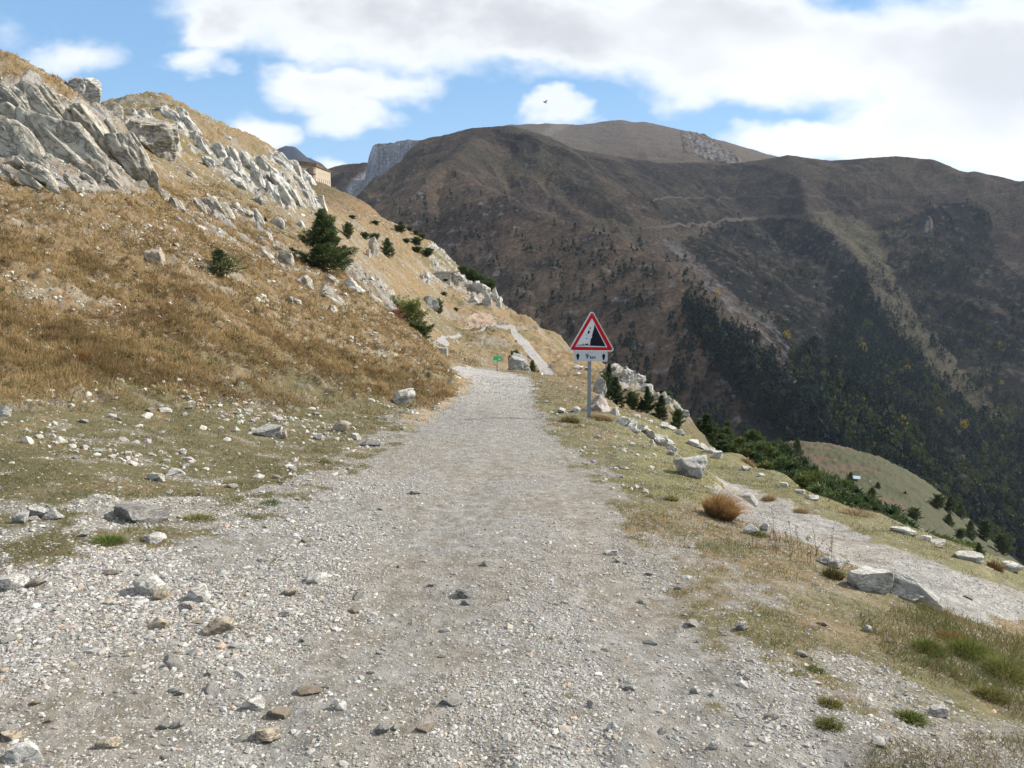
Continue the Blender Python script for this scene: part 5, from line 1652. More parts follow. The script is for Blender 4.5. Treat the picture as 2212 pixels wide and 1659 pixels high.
NEAR_T = [((738, 478, 762, 518), pB, 'dark round pine touching the right side of the large pine'), ((820, 512, 852, 558), pA, 'dark pine right of the standing rock'), ((778, 500, 798, 518), pC, 'small bushy pine left of the standing rock'),
          ((799, 502, 820, 520), pC, 'low pine directly above the standing rock'), ((753, 464, 768, 474), pC, 'tiny bush highest on the golden slope'), ((803, 475, 819, 487), pC, 'tiny bush right of the highest one on the golden slope'),
          ((889, 510, 912, 530), pC, 'dark bush in the middle of the golden hill'), ((870, 514, 886, 525), pC, 'small bush left of the middle one on the golden hill'), ((889, 531, 911, 546), pC, 'bush below the middle one on the golden hill'),
          ((913, 534, 936, 553), pC, 'bush nearest the white rim rocks of the golden hill'), ((935, 642, 960, 682), pB, 'round dark green bush behind the dark grey boulder'), ((953, 629, 965, 642), pC, 'little bush above the round dark one'),
          ((980, 663, 990, 674), pC, 'tiny bush right of the dark grey boulder'), ((852, 484, 876, 502), pC, 'bush on the right edge of the golden slope, upper'), ((877, 488, 892, 500), pC, 'bush next to the upper edge bush'),
          ((570, 468, 578, 480), pA, 'tiny sapling in the golden strip of the second hill')]
for bx_, pr_, lb in NEAR_T:
    ph, prr = {id(pA): (4, 1.35), id(pB): (4, 1.6), id(pC): (3, 1.8)}[id(pr_)]
    nm = 'pine_tree' if (bx_[3] - bx_[1]) > 30 else 'bush'
    place_tree(bx_, pr_, ph, prr, lb, nm, 'pine tree' if nm == 'pine_tree' else 'bush')
place_tree((1138, 776, 1160, 808), pA, 4, 1.35, 'small dark pine behind the rugged boulder', D=46)
place_tree((1098, 752, 1126, 772), pC, 3, 1.8, 'grey-green bush behind the top of the rugged boulder', 'bush', 'bush', D=48)
G5 = 'bushes on the far edge of the golden hill'
for q in [(892, 496, 906, 508), (838, 462, 850, 470), (826, 455, 838, 463), (988, 572, 1012, 592), (1004, 578, 1030, 604), (1024, 590, 1050, 616), (1044, 598, 1072, 628), (1064, 616, 1084, 640), (905, 504, 920, 514), (860, 478, 872, 486), (1020, 600, 1040, 612)]:
    place_tree(q, pC, 3, 1.8, 'dark bush along the far edge of the golden hill', 'bush', 'bush', G5, base=1.15)
G6 = 'pines around the grey boulders right of the sign'
for q in [(1300, 782, 1328, 820), (1312, 812, 1352, 872), (1290, 806, 1312, 840), (1350, 842, 1384, 884), (1384, 832, 1410, 872), (1408, 852, 1444, 912), (1446, 880, 1476, 930), (1372, 862, 1398, 882)]:
    D6 = 52 if q[1] < 800 else 38
    place_tree(q, (pF, pB)[int(q[0]) // 2 % 2], 4, 1.65, 'dark green young pine among the grey boulders right of the sign', group=G6, D=D6)
# dense belt of pines just below the meadow edge
G7 = 'dense belt of young pines below the meadow'
rg = np.random.default_rng(5)
TOP = np.array([(1395, 818), (1440, 838), (1480, 856), (1520, 882), (1560, 896), (1600, 908), (1650, 935), (1700, 952), (1740, 975), (1790, 1002), (1840, 1030), (1880, 1058), (1930, 1092), (1970, 1118), (2020, 1146), (2080, 1165)], float)
EDG = np.array([(1395, 900), (1450, 925), (1520, 970), (1600, 990), (1700, 1035), (1800, 1085), (1900, 1115), (2000, 1155), (2080, 1180)], float)
for i in range(150):
    cx = rg.uniform(1398, 2075)
    ty = np.interp(cx, TOP[:, 0], TOP[:, 1]); ey = np.interp(cx, EDG[:, 0], EDG[:, 1])
    k_ = rg.uniform(0, 1) ** 1.3
    top = ty + k_ * (ey - ty) * 0.75 + rg.uniform(-4, 12)
    D = np.interp(cx, [1398, 1500, 1600, 1800, 2080], [61, 52, 36, 24, 17]) * ((1.12 - 0.10 * k_) if cx < 1560 else (1.45 - 0.50 * k_)) * rg.uniform(0.95, 1.05)
    p = P(cx, top, D)
    g = gz(p[0], p[1])
    hh = p[2] - g
    if hh < 1.2 or hh > 13: continue
    hh = hh + 0.2
    pr_, ph, prr = [(pF, 4, 1.35), (pE, 4, 1.65), (pD, 5, 1.5), (pF, 4, 1.6), (pE, 4, 1.6), (pG, 4.5, 1.4)][rg.integers(6)]
    e = tree_obj('pine_tree', pr_, (p[0], p[1], g - 0.2), 1, rg.uniform(0, 6.28), 'young pine in the dense dark belt below the meadow edge', 'pine tree', G7)
    prr, ph = EXT[pr_[1].name]
    wr = min(hh * 0.30, rg.uniform(0.8, 1.35)) / prr
    e.scale = (wr, wr, hh / ph)
# pines scattered over the green spur and beyond
G8 = 'scattered pines on the green spur'
for q in [(1712, 945, 1736, 985), (1826, 1018, 1850, 1062), (1960, 1095, 1990, 1125), (2010, 1064, 2040, 1100), (2034, 1070, 2066, 1108), (2060, 1085, 2090, 1120), (2084, 1122, 2110, 1164), (2110, 1118, 2140, 1170), (2136, 1120, 2164, 1178), (2150, 1150, 2184, 1200),
          (2180, 1130, 2206, 1180), (2190, 1170, 2220, 1216), (2100, 1170, 2124, 1204), (2040, 1108, 2062, 1136), (1890, 1040, 1904, 1058), (1870, 1052, 1896, 1078), (1950, 1060, 1960, 1070), (2204, 1100, 2240, 1160), (2230, 1160, 2270, 1220), (2060, 1140, 2084, 1166)]:
    place_tree(q, [pA, pE, pB][rg.integers(3)], 4, 1.6, 'pine scattered on the green spur beyond the dense belt', group=G8)

# ---- far trees: small conifers and autumn trees on the opposite flank
def far_tree_mesh(seed, kind):
    r = np.random.default_rng(seed)
    vs, fs, cs = [], [], []
    n = 46 if kind == 'pine' else 60
    for i in range(n):
        t = r.uniform(0.04, 1)
        a = r.uniform(0, 6.283)
        if kind == 'pine': rad = 0.30 * (1 - t) ** 0.8 + 0.02
        else: rad = 0.42 * math.sqrt(max(0.05, 1 - (2 * (t - 0.5)) ** 2))
        rr = rad * r.uniform(0.5, 1.1)
        p = np.array([math.cos(a) * rr, math.sin(a) * rr, t * 0.95])
        d1 = r.normal(size=3); d1 /= np.linalg.norm(d1); d2 = r.normal(size=3); d2 /= np.linalg.norm(d2)
        s = 0.14
        vs += [p + d1 * s, p + d2 * s, p + np.array([0, 0, s * 0.9])]
        fs.append([3 * i, 3 * i + 1, 3 * i + 2])
        g = r.uniform(0.7, 1.35)
        cs += [[g, g, g]] * 3
    return np.array(vs), np.array(fs), np.array(cs)


FTM = [far_tree_mesh(40 + i, 'pine') for i in range(5)] + [far_tree_mesh(60 + i, 'leafy') for i in range(4)]
cpine = np.array([0.022, 0.031, 0.024]); cleaf = np.array([0.075, 0.085, 0.028]); cyel = np.array([0.34, 0.24, 0.03]); cred = np.array([0.22, 0.07, 0.03])
FTO = []
for i, (v, f, c) in enumerate(FTM):
    base_c = cpine if i < 5 else cleaf
    FTO.append(mesh_np('distant_pine' if i < 5 else 'distant_tree', v, f, m_needle, c * base_c))
YEL = mesh_np('autumn_tree', FTM[5][0], FTM[5][1], m_needle, FTM[5][2] * cyel)
pts = []
rg = np.random.default_rng(77)
WARM = [(780, 430), (960, 350), (1150, 454), (1327, 508), (1467, 590), (1560, 740), (1700, 900), (1760, 975), (1500, 960), (1200, 860), (1000, 640), (850, 480)]


def add_far(n, poly, hr, pexp=1.0, leafy=0.0, clump=None, yel=0.0, thr=-9):
    xs = [p[0] for p in poly]; ys = [p[1] for p in poly]
    c = 0; tries = 0
    while c < n and tries < n * 14:
        tries += 1
        px = rg.uniform(min(xs), max(xs)); py = rg.uniform(min(ys), max(ys))
        jx_, jy_ = px + rg.normal(0, 13), py + rg.normal(0, 10)
        if not in_poly(np.array([jx_]), np.array([jy_]), poly)[0]: continue
        h = farc.hit(px, py)
        if h is None or math.hypot(*h) > 2600: continue
        if clump is not None:
            q = float(fbm2(np.array([h[0] / clump]), np.array([h[1] / clump]), 3, 151)[0])
            if q + rg.uniform(-0.25, 0.25) < thr: continue
        kind = 1 if rg.uniform() < leafy else 0
        if rg.uniform() < yel: kind = 2
        pts.append((h[0], h[1], float(np.exp(rg.normal(-0.08, 0.32))) * rg.uniform(*hr) * (0.8 if kind else 1), kind, h[1]))
        c += 1


add_far(250, WARM, (6, 12), clump=28, thr=0.0)
add_far(250, [(1000, 480), (1300, 560), (1467, 640), (1560, 740), (1700, 900), (1740, 960), (1500, 950), (1250, 860), (1100, 700)], (7, 13), clump=30, thr=0.15)
add_far(1500, S1R, (7, 12), leafy=0.05)
add_far(1500, WEDGE, (7, 12), leafy=0.1)
add_far(4200, [(1700, 760), (1960, 760), (2080, 880), (2240, 960), (2260, 1230), (2060, 1130), (1920, 1010), (1820, 965), (1760, 880)], (7, 13), leafy=0.4, clump=120, thr=-0.45, yel=0.012)
add_far(1300, BASIN, (4, 9), leafy=0.5, clump=80, thr=0.1, yel=0.01)
add_far(1500, RIGHTF, (5, 10), leafy=0.3, clump=90, thr=-0.05, yel=0.006)
add_far(300, [(1880, 560), (2000, 700), (2100, 850), (2180, 960), (2120, 960), (1990, 800), (1900, 680)], (5, 10), clump=40, thr=0.1)
add_far(160, [(1439, 506), (1500, 600), (1655, 720), (1727, 840), (1790, 940), (1740, 900), (1600, 740), (1480, 600)], (4, 9), clump=50, thr=0.0)
pts.sort(key=lambda q: -q[2] / q[4])
zf = HF(np.array([q[0] for q in pts]), np.array([q[1] for q in pts]))
for q, z in list(zip(pts, zf))[:240]:
    kind = q[3]
    me = YEL if kind == 2 else (FTO[5 + rg.integers(4)] if kind == 1 else FTO[rg.integers(5)])
    nm = ('distant_pine', 'distant_tree', 'autumn_tree')[kind]
    o = link(nm, me)
    o.location = (q[0], q[1], z - 0.3); s = q[2]
    o.scale = (s, s, s); o.rotation_euler = (0, 0, rg.uniform(0, 6.28))
    tag(o, ('dark pine standing on the shaded flank across the valley', 'olive leafy tree on the shaded flank across the valley', 'yellow autumn tree on the shaded flank across the valley')[kind],
        ('pine tree', 'tree', 'tree')[kind], ('pines across the valley', 'leafy trees across the valley', 'yellow trees across the valley')[kind])
rest = list(zip(pts, zf))[240:]
vs, fs, cs, off = [], [], [], 0
for q, z in rest:
    kind = q[3]
    v, f, c = FTM[(5 + rg.integers(4)) if kind else rg.integers(5)]
    a = rg.uniform(0, 6.28)
    x = v[:, 0] * math.cos(a) - v[:, 1] * math.sin(a); y = v[:, 0] * math.sin(a) + v[:, 1] * math.cos(a)
    vs.append(np.stack([x, y, v[:, 2]], 1) * q[2] + [q[0], q[1], z - 0.3]); fs.append(f + off); off += len(v)
    cs.append(c * (cpine, cleaf, cyel)[kind] * rg.uniform(0.8, 1.25))
tag(link('far_forest', mesh_np('far_forest', np.concatenate(vs), np.concatenate(fs), m_needle, np.concatenate(cs))), kind='stuff')
print('far trees', len(pts))
for (px, py, hh_) in [(2004 - 60, 955 - 20, 16), (2140 - 60, 930, 11), (1905, 955, 10), (2170 - 100, 1000 - 50, 10), (1700, 735, 9), (1550, 640, 8), (2160, 750, 10), (2085, 925, 10)]:
    h = farc.hit(px, py)
    if h:
        o = link('autumn_tree', YEL); o.location = (h[0], h[1], float(HF(np.array([h[0]]), np.array([h[1]]))[0])); o.scale = (hh_,) * 3
        tag(o, 'yellow autumn tree on the shaded flank across the valley', 'tree', 'yellow trees across the valley')
# ------------------------------------------------------------------ warning sign
import bmesh
m_white = simple_mat('sign_white', (0.54, 0.55, 0.58), 0.6, 0.15, nscale=5, namt=0.06)
m_red = simple_mat('sign_red', (0.42, 0.006, 0.012), 0.6, 0.15)
m_black = simple_mat('sign_black', (0.006, 0.007, 0.016), 0.6, 0.15)
m_alu = simple_mat('galvanised_steel', (0.20, 0.215, 0.23), 0.5, 0.4, metal=0.3, nscale=9, namt=0.12)
m_plate = simple_mat('panel_grey_white', (0.43, 0.44, 0.46), 0.4, 0.5)


def round_poly(pts, r, n=7):
    """round the corners of a convex polygon"""
    out = []
    N_ = len(pts)
    for i in range(N_):
        p = np.array(pts[i], float); a = np.array(pts[i - 1], float) - p; b = np.array(pts[(i + 1) % N_], float) - p
        a /= np.linalg.norm(a); b /= np.linalg.norm(b)
        half = math.acos(np.clip(a @ b, -1, 1)) / 2
        t = r / math.tan(half)
        c = p + (a + b) / np.linalg.norm(a + b) * (r / math.sin(half))
        s, e = p + a * t, p + b * t
        a0 = math.atan2(*(s - c)[::-1]); a1 = math.atan2(*(e - c)[::-1])
        d = (a1 - a0 + math.pi) % (2 * math.pi) - math.pi
        for k_ in range(n + 1):
            q = a0 + d * k_ / n
            out.append((c[0] + r * math.cos(q), c[1] + r * math.sin(q)))
    return out


def flat(name, pts, y0, y1, mat, parent, bevel=0.0):
    """extrude an outline in the x-z plane between depths y0 (front) and y1 (back)"""
    bm = bmesh.new()
    fr = [bm.verts.new((x, y0, z)) for x, z in pts]
    bk = [bm.verts.new((x, y1, z)) for x, z in pts]
    n = len(pts)
    f1 = bm.faces.new(fr); f2 = bm.faces.new(bk[::-1])
    for i in range(n):
        bm.faces.new((fr[i], bk[i], bk[(i + 1) % n], fr[(i + 1) % n]))
    bmesh.ops.triangulate(bm, faces=[f1, f2])
    bmesh.ops.recalc_face_normals(bm, faces=bm.faces)
    me = bpy.data.meshes.new(name); bm.to_mesh(me); bm.free()
    me.materials.append(mat)
    return link(name, me, parent)


def ring(name, outer, inner, y0, y1, mat, parent):
    bm = bmesh.new()
    n = len(outer)
    O = [bm.verts.new((x, y0, z)) for x, z in outer]; I = [bm.verts.new((x, y0, z)) for x, z in inner]
    OB = [bm.verts.new((x, y1, z)) for x, z in outer]; IB = [bm.verts.new((x, y1, z)) for x, z in inner]
    for i in range(n):
        j = (i + 1) % n
        bm.faces.new((O[i], O[j], I[j], I[i])); bm.faces.new((O[i], OB[i], OB[j], O[j])); bm.faces.new((I[i], I[j], IB[j], IB[i]))
    bmesh.ops.recalc_face_normals(bm, faces=bm.faces)
    me = bpy.data.meshes.new(name); bm.to_mesh(me); bm.free()
    me.materials.append(mat)
    return link(name, me, parent)


DS = 18.9
sp = P(1277.0, 905, DS)
zg = gz(sp[0], sp[1])
SC = DS / FV * 1.0            # metres per view pixel at the sign
topz = P(1280, 675, DS)[2]
sgn = empty('warning_sign', (sp[0], sp[1], zg), math.radians(9))
tag(sgn, 'triangular red-bordered falling rocks warning sign on a grey post', 'road sign')
q = 5.528 * 1.1302            # crop pixels per view pixel
su = SC / q                   # metres per crop pixel
zb = topz - zg                # height of the apex over the ground


def cz(x, y):                 # crop pixel -> plate metres
    return ((x - 521) * su, zb - (y - 128) * su)


tri = [cz(521, 100), cz(206, 642), cz(838, 650)]
outer = round_poly(tri, 26 * su)
flat('triangular_plate', outer, -0.012, 0.012, m_white, sgn)
tri_r = round_poly([cz(522, 118), cz(221, 631), cz(821, 638)], 19 * su)
tri_i = round_poly([cz(520, 204), cz(291, 587), cz(738, 596)], 3 * su)
rb = ring('red_border', tri_r, tri_i, -0.0155, -0.0125, m_red, sgn)
bk_o = round_poly([cz(521, 90), cz(198, 647), cz(846, 655)], 30 * su)
bk_i = round_poly([cz(521, 101), cz(207, 641), cz(837, 649)], 25 * su)
ring('plate_rim', bk_o, bk_i, -0.018, 0.030, m_white, sgn)
PIC = [[(555, 288), (714, 584), (506, 575), (484, 569), (316, 571), (316, 563), (484, 563), (500, 560), (497, 548), (500, 520), (503, 488), (524, 458), (522, 440), (531, 402), (547, 384), (548, 345), (552, 318)],
       [(500, 316), (505, 344), (493, 352), (487, 342)], [(478, 368), (491, 372), (490, 396), (478, 416), (463, 412), (461, 392)], [(446, 422), (453, 428), (448, 438), (442, 433)],
       [(451, 462), (456, 484), (443, 487), (442, 478)], [(372, 553), (382, 556), (384, 562), (370, 562)], [(402, 548), (414, 544), (416, 562), (400, 562)], [(430, 552), (438, 546), (444, 550), (474, 542), (472, 555), (466, 562), (432, 562)]]
bm = bmesh.new()
for poly in PIC:
    pp = [cz(*t) for t in poly]
    fr = [bm.verts.new((x, -0.0165, z)) for x, z in pp]; bk = [bm.verts.new((x, -0.0125, z)) for x, z in pp]
    f = bm.faces.new(fr)
    for i in range(len(pp)):
        bm.faces.new((fr[i], bk[i], bk[(i + 1) % len(pp)], fr[(i + 1) % len(pp)]))
    bmesh.ops.triangulate(bm, faces=[f])
bmesh.ops.recalc_face_normals(bm, faces=bm.faces)
me = bpy.data.meshes.new('pictogram'); bm.to_mesh(me); bm.free(); me.materials.append(m_black)
link('pictogram', me, sgn)
# distance panel
pan = round_poly([cz(286, 652), cz(286, 780), cz(738, 786), cz(738, 658)], 13 * su)
pnl = flat('distance_panel', pan, -0.012, 0.012, m_plate, sgn)
ring('panel_rim', round_poly([cz(282, 648), cz(282, 784), cz(742, 790), cz(742, 654)], 17 * su), round_poly([cz(287, 653), cz(287, 779), cz(737, 785), cz(737, 659)], 12 * su), -0.018, 0.030, m_plate, pnl)


def text_mesh(name, s, size, x, z, mat, parent, off=0.0, y=-0.0145):
    cu_ = bpy.data.curves.new('txt', 'FONT')
    cu_.body = s; cu_.size = size; cu_.extrude = 0.001; cu_.offset = off; cu_.align_x = 'LEFT'
    tmp = bpy.data.objects.new('txt', cu_); COL.objects.link(tmp)
    dg = bpy.context.evaluated_depsgraph_get(); dg.update()
    me_ = bpy.data.meshes.new_from_object(tmp.evaluated_get(dg))
    bpy.data.objects.remove(tmp)
    me_.name = name
    me_.transform(Matrix.Translation((x, y, z)) @ Matrix.Rotation(math.radians(90), 4, 'X'))
    me_.materials.clear(); me_.materials.append(mat)
    return link(name, me_, parent)


x_, z_ = cz(434, 748)
text_mesh('numeral', '9', 92 * su, x_, z_, m_black, pnl, 0.0026)
x_, z_ = cz(494, 750)
text_mesh('unit_lettering', 'km', 66 * su, x_, z_, m_black, pnl, 0.0019)
for ax, dy in ((329, 0), (687, 5)):
    pts_ = [(ax, 672 + dy), (ax + 24, 702 + dy), (ax + 17, 708 + dy), (ax + 8, 698 + dy), (ax + 8, 762 + dy), (ax - 9, 762 + dy), (ax - 9, 698 + dy), (ax - 17, 708 + dy), (ax - 24, 702 + dy)]
    flat('arrow', [cz(*t) for t in pts_], -0.0155, -0.0125, m_black, pnl)
# fixing bolts on the faces
for par_, bl_ in ((sgn, ((521, 178), (521, 612))), (pnl, ((505, 664), (507, 776)))):
    for bx_, by_ in bl_:
        c_ = cz(bx_, by_)
        flat('bolt', [(c_[0] + 0.008 * math.cos(a), c_[1] + 0.008 * math.sin(a)) for a in np.linspace(0, 2 * math.pi, 6, endpoint=False)], -0.0205, -0.0125, m_alu, par_)
# post: folded steel channel
px0 = (497 - 521) * su
flat('post', round_poly([(px0 - 0.040, -0.3), (px0 + 0.040, -0.3), (px0 + 0.046, zb - 0.14), (px0 - 0.034, zb - 0.14)], 0.004, 2), 0.033, 0.073, m_alu, sgn)
for zz_ in (zb - 0.30, zb - 0.78, zb - 1.06):
    flat('bracket', round_poly([(px0 - 0.12, zz_), (px0 + 0.12, zz_), (px0 + 0.12, zz_ + 0.03), (px0 - 0.12, zz_ + 0.03)], 0.003, 2), 0.0305, 0.0325, m_alu, sgn)

# green information sign
gp_ = P(1074, 803, 42.0)
zg2 = gz(gp_[0], gp_[1])
gs = empty('green_sign', (gp_[0], gp_[1], zg2), math.radians(6))
tag(gs, 'small bright green sign on a thin post at the road bend', 'sign')
m_green = simple_mat('sign_green', (0.035, 0.46, 0.085), 0.4, 0.4)
zt = P(1074, 763, 42.0)[2] - zg2
u_ = 42.0 / FV
flat('post', round_poly([(-0.022, -0.2), (0.022, -0.2), (0.022, zt), (-0.022, zt)], 0.003, 2), 0.012, 0.05, m_alu, gs)
zc2 = zt - 5.5 * u_
pl = flat('panel', round_poly([(-9 * u_, zc2 - 12 * u_), (9.3 * u_, zc2 - 12 * u_), (9.6 * u_, zc2), (-9 * u_, zc2)], 0.02, 3), -0.010, 0.010, m_green, gs)
flat('white_emblem', [(2.0 * u_, zc2 - 6.5 * u_), (8.2 * u_, zc2 - 5.5 * u_), (7.2 * u_, zc2 - 8.8 * u_), (3.0 * u_, zc2 - 9.3 * u_)], -0.0135, -0.0105, m_white, pl)
flat('white_strip', [(-8.6 * u_, zc2 - 9.3 * u_), (-1.0 * u_, zc2 - 9.6 * u_), (-1.5 * u_, zc2 - 11.5 * u_), (-8.6 * u_, zc2 - 11.6 * u_)], -0.0135, -0.0105, m_white, pl)
flat('white_mark', [(-7.6 * u_, zc2 - 1.5 * u_), (7.8 * u_, zc2 - 1.3 * u_), (7.8 * u_, zc2 - 1.9 * u_), (-7.6 * u_, zc2 - 2.1 * u_)], -0.0135, -0.0105, m_white, pl)

# ------------------------------------------------------------------ fort, bunker, hut
def stone_mat(name, c, c2, sc):
    m, t, b = mat_new(name)
    p = t.new('ShaderNodeTexCoord').outputs['Object']
    n = t.noise(p, 0.25 * sc, 6, 0.65); n2 = t.noise(p, 2.0 * sc, 5, 0.7)
    bt = t.new('ShaderNodeTexBrick')
    mp = t.new('ShaderNodeMapping'); mp.inputs['Rotation'].default_value = (math.radians(90), 0, 0)
    t.l.new(p, mp.inputs[0]); t.l.new(mp.outputs[0], bt.inputs['Vector'])
    bt.inputs['Scale'].default_value = 1.2 * sc
    bt.inputs['Color1'].default_value = (*c, 1); bt.inputs['Color2'].default_value = (*[0.85 * k_ for k_ in c], 1); bt.inputs['Mortar'].default_value = (*[0.7 * k_ for k_ in c], 1)
    cc_ = t.mix(t.ramp(n, 0.42, 0.62), bt.outputs['Color'], c2)
    cc_ = t.mix(t.ramp(n2, 0.5, 0.75, 0, 0.4), cc_, tuple(0.5 * k_ for k_ in c))
    t.l.new(cc_, b.inputs['Base Color'])
    t.l.new(t.bump(n2, 0.5, 0.1), b.inputs['Normal'])
    return m


m_fort = stone_mat('fort_masonry', (0.36, 0.315, 0.24), (0.33, 0.26, 0.195), 1.0)
m_dark = simple_mat('dark_opening', (0.035, 0.025, 0.022), 0.9, 0.1)
m_redb = stone_mat('fort_brick', (0.30, 0.225, 0.17), (0.29, 0.235, 0.18), 1.0)
m_turf = simple_mat('fort_turf', (0.10, 0.065, 0.035), 0.95, 0.1, nscale=0.6, namt=0.4)
fA = P(622, 352.5, 322); fB = P(681, 359.5, 328); fC = P(714, 371.8, 350)
fort = empty('fort', (fB[0], fB[1], fB[2] - 6.5))
tag(fort, 'long ochre stone fort with rows of small windows on the hilltop', 'fort')
O_ = np.array([fB[0], fB[1], fB[2] - 6.5])


def wall_seg(a, b, thick, zlo, name, mat, dz=0.0, out=0.0):
    a = np.array(a) - O_; b = np.array(b) - O_
    d = (b - a)[:2]; d /= np.linalg.norm(d)
    n = np.array([d[1], -d[0]])
    a2 = a.copy(); b2 = b.copy(); a2[:2] += n * out; b2[:2] += n * out
    v = []
    for z_a, z_b in ((zlo, zlo), (a[2] + dz, b[2] + dz)):
        v += [[a2[0], a2[1], z_a], [b2[0], b2[1], z_b], [b2[0] - n[0] * thick, b2[1] - n[1] * thick, z_b], [a2[0] - n[0] * thick, a2[1] - n[1] * thick, z_a]]
    f = np.array([[0, 1, 5, 4], [1, 2, 6, 5], [2, 3, 7, 6], [3, 0, 4, 7], [4, 5, 6, 7], [3, 2, 1, 0]])
    o = link(name, mesh_np(name, np.array(v), f, mat), fort)
    return o, a, b, d, n


w1 = wall_seg(fA, fB, 9, -3, 'wall', m_fort)
w2 = wall_seg(fB, fC, 8.9, -3, 'wall', m_fort)
w3 = wall_seg(fA + np.array([0, 0, 0.02]), fB + np.array([0, 0, 0.02]), 9.6, 6.4, 'turf_roof', m_turf, dz=1.3, out=0.35)
fa2, fb2 = fB + np.array([0, 0, 0.9]), fC + np.array([0, 0, 0.35])
v_a = (fB - O_); v_b = (fC - O_)
dd_ = (v_b - v_a)[:2]; dd_ /= np.linalg.norm(dd_); nn_ = np.array([dd_[1], -dd_[0]])
vv = []
for p_, z1_, z2_ in ((v_a, -0.1, 1.3), (v_b, -0.1, 0.45)):
    for off_ in (0.35, -9.5):
        for zz_ in (z1_, z2_):
            vv.append([p_[0] + nn_[0] * off_, p_[1] + nn_[1] * off_, p_[2] + zz_])
ff = np.array([[0, 1, 3, 2], [4, 6, 7, 5], [0, 4, 5, 1], [2, 3, 7, 6], [1, 5, 7, 3], [0, 2, 6, 4]])
link('turf_roof', mesh_np('turf_roof', np.array(vv), ff, m_turf), fort)


def fwin(seg, px, py, w, h, mat=m_dark, arch=True, red=False, name='window'):
    _, a, b, d, n = seg
    # point of the wall plane seen at this view pixel
    u, v = uv_of(px, py)
    A = a[:2] + O_[:2]
    # ray x = u*t, y = t ; solve (A - (u t, t)) . n = 0
    t = (A @ n) / (u * n[0] + n[1])
    c = np.array([u * t, t, ZC + v * t]) - O_
    s = t / FV
    w *= s; h *= s
    prof = [(-w / 2, -h / 2), (w / 2, -h / 2)] + [(w / 2 * math.cos(q_), h / 2 - w / 2 + w / 2 * math.sin(q_)) for q_ in np.linspace(0, math.pi, 6)]
    vs = []
    for off_ in (0.04, -0.3):
        for (x, z) in prof:
            vs.append([c[0] + d[0] * x + n[0] * off_, c[1] + d[1] * x + n[1] * off_, c[2] + z])
    m_ = len(prof)
    bm = bmesh.new()
    bv = [bm.verts.new(t_) for t_ in vs]
    bm.faces.new(bv[:m_])
    for i in range(m_):
        bm.faces.new((bv[i], bv[m_ + i], bv[m_ + (i + 1) % m_], bv[(i + 1) % m_]))
    bmesh.ops.recalc_face_normals(bm, faces=bm.faces)
    me = bpy.data.meshes.new(name); bm.to_mesh(me); bm.free(); me.materials.append(mat)
    link(name, me, fort)


cx6 = lambda x, y: (610.6 + x * 0.06403, 318.5 + y * 0.06403)
for x in (540, 598, 655, 800, 858, 920, 1072):
    fwin(w1, *cx6(x, 815), 1.6, 5.2)
for x in (1245, 1315, 1383, 1452, 1520, 1580):
    fwin(w2, *cx6(x, 1110 + (x - 1245) * 0.22), 1.9, 7.2)
for x in (1240, 1310, 1385, 1455, 1525, 1580):
    fwin(w2, *cx6(x, 880 + (x - 1240) * 0.2), 2.0, 4.5, m_redb)
for x in (450, 720, 970):
    fwin(w1, *cx6(x, 670), 1.4, 2.0)
for x in (1085, 1190):
    fwin(w1 if x < 1100 else w2, *cx6(x, 1075), 1.0, 4.0)
# corner bartizan
c_ = P(*cx6(990, 800), 326.5) - O_
pv, pf = tube([[c_[0], c_[1], c_[2] - 4.5], [c_[0], c_[1], c_[2] - 1.6], [c_[0], c_[1], c_[2] - 1.2], [c_[0], c_[1], c_[2] + 0.9], [c_[0], c_[1], c_[2] + 1.0], [c_[0], c_[1], c_[2] + 1.3]], [0.9, 1.1, 1.6, 1.6, 1.75, 0.3], 10)
link('turret', mesh_np('turret', pv, pf, m_redb), fort)

# concrete bunker in the golden hill
m_conc = simple_mat('weathered_concrete', (0.33, 0.30, 0.25), 0.9, 0.15, nscale=1.2, namt=0.3)


def bx(name, x0, x1, y0, y1, z0, z1, mat, parent):
    v = np.array([[x0, y0, z0], [x1, y0, z0], [x1, y1, z0], [x0, y1, z0], [x0, y0, z1], [x1, y0, z1], [x1, y1, z1], [x0, y1, z1]])
    f = np.array([[0, 1, 5, 4], [1, 2, 6, 5], [2, 3, 7, 6], [3, 0, 4, 7], [4, 5, 6, 7], [3, 2, 1, 0]])
    return link(name, mesh_np(name, v, f, mat), parent)


h_ = near.hit(958, 611)
Db = h_[1]; bp = P(958, 611, Db); sb = Db / FV
bnk = empty('bunker', (bp[0], bp[1] - 0.4, bp[2]), math.radians(4))
tag(bnk, 'small concrete bunker with a dark loophole set into the golden hill', 'bunker')
W_, Hb = 30 * sb, 21 * sb
ox0, ox1, oz0, oz1 = 0.0 * sb, 9 * sb, 3.5 * sb, 8.5 * sb
bx('wall', -W_ / 2, ox0, 0, 3, -0.5, Hb, m_conc, bnk)
bx('wall', ox1, W_ / 2, 0.002, 3, -0.5, Hb - 0.003, m_conc, bnk)
bx('lintel', ox0, ox1, 0.003, 2.9, oz1, Hb - 0.006, m_conc, bnk)
bx('sill', ox0, ox1, 0.003, 2.9, -0.5, oz0, m_conc, bnk)
bx('loophole', ox0, ox1, 1.2, 1.4, oz0, oz1, m_dark, bnk)
bx('roof_slab', -W_ / 2 - 0.2, W_ / 2 + 0.3, -0.25, 3.2, Hb, Hb + 3.2 * sb, m_conc, bnk)

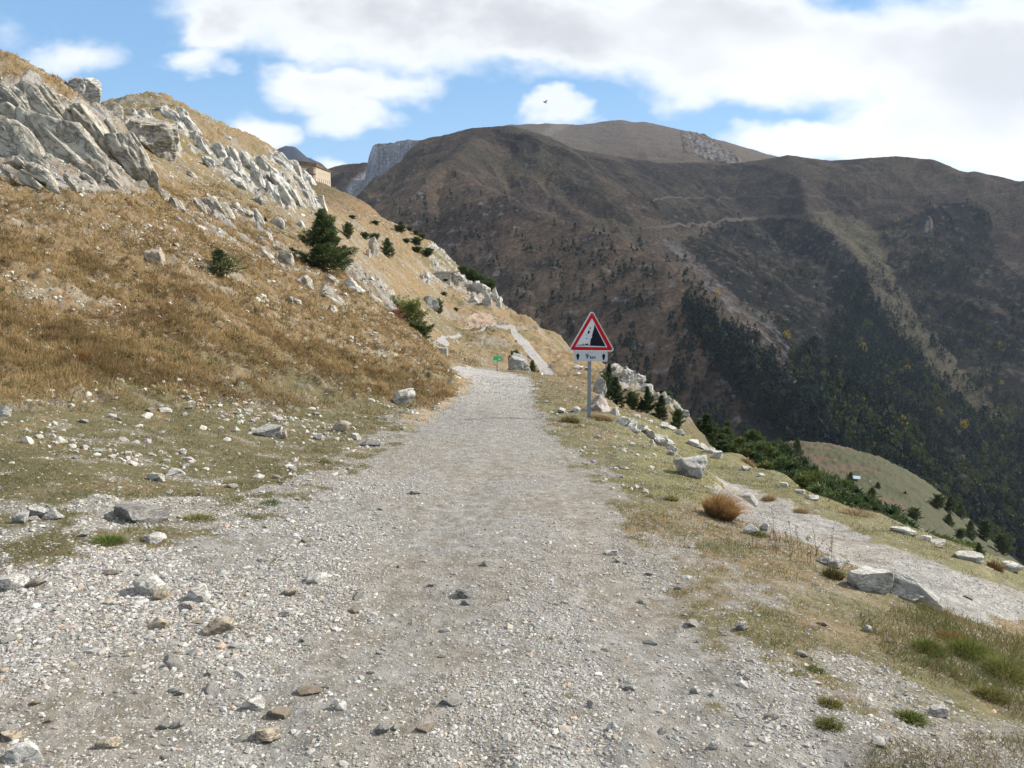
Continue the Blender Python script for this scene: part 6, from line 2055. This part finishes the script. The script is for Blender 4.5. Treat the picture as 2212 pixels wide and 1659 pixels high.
# blue-roofed hut on the green spur
h_ = near.hit(1847, 1038)
Dh = h_[1]; hp = P(1847, 1038, Dh); sh = Dh / FV
hut = empty('hut', (hp[0], hp[1], hp[2] - 0.3), math.radians(-20))
tag(hut, 'tiny hut with a pale blue sheet roof on the green spur', 'hut')
m_roof = simple_mat('blue_sheet', (0.36, 0.44, 0.52), 0.4, 0.5)
Wh, Dp, Hh_ = 17 * sh, 12 * sh, 8 * sh
bx('wall', -Wh / 2, Wh / 2, -Dp / 2, Dp / 2, -0.5, Hh_, m_conc, hut)
rv = np.array([[-Wh / 2 - .2, -Dp / 2 - .3, Hh_ + .003], [Wh / 2 + .2, -Dp / 2 - .3, Hh_ + .003], [Wh / 2 + .2, Dp / 2 + .3, Hh_ + .003], [-Wh / 2 - .2, Dp / 2 + .3, Hh_ + .003], [-Wh / 2 - .2, 0, Hh_ + 5 * sh], [Wh / 2 + .2, 0, Hh_ + 5 * sh]])
bm = bmesh.new(); bv = [bm.verts.new(t_) for t_ in rv]
for t_ in ((0, 1, 5, 4), (2, 3, 4, 5), (1, 2, 5), (3, 0, 4), (3, 2, 1, 0)): bm.faces.new([bv[i] for i in t_])
me = bpy.data.meshes.new('roof'); bm.to_mesh(me); bm.free(); me.materials.append(m_roof); link('roof', me, hut)
bx('door', -0.4, 0.4, -Dp / 2 - 0.04, -Dp / 2 - 0.004, -0.5, Hh_ * 0.75, m_dark, hut)

# small bird crossing the sky
bpz = P(1177, 221, 30)
m_bird = simple_mat('bird_feathers', (0.06, 0.025, 0.02), 0.8, 0.2)
bm = bmesh.new()
body = [(-0.075, 0.0), (-0.05, 0.016), (0.0, 0.022), (0.05, 0.012), (0.085, 0.006), (0.10, 0.012)]
ringv = []
for x, r in body:
    ringv.append([bm.verts.new((x, r * math.cos(a), r * math.sin(a) - x * 0.25)) for a in np.linspace(0, 2 * math.pi, 6, endpoint=False)])
for i in range(len(ringv) - 1):
    for j in range(6):
        bm.faces.new((ringv[i][j], ringv[i][(j + 1) % 6], ringv[i + 1][(j + 1) % 6], ringv[i + 1][j]))
bm.faces.new(ringv[0]); bm.faces.new(ringv[-1][::-1])
for s_ in (-1, 1):
    a = [(-0.03, 0, 0.01), (0.03, 0, 0.01), (0.05, s_ * 0.07, 0.045), (0.06, s_ * 0.13, 0.03), (0.0, s_ * 0.09, 0.05)]
    up = [bm.verts.new(t_) for t_ in a]; dn = [bm.verts.new((t_[0], t_[1], t_[2] - 0.005)) for t_ in a]
    bm.faces.new(up); bm.faces.new(dn[::-1])
    for i in range(5): bm.faces.new((up[i], dn[i], dn[(i + 1) % 5], up[(i + 1) % 5]))
bmesh.ops.recalc_face_normals(bm, faces=bm.faces)
me = bpy.data.meshes.new('bird'); bm.to_mesh(me); bm.free(); me.materials.append(m_bird)
o = link('bird', me); o.location = bpz; o.rotation_euler = (0, 0, 0.5)
tag(o, 'small dark bird flying above the mountain summit', 'bird')
print('objects', len(bpy.data.objects))
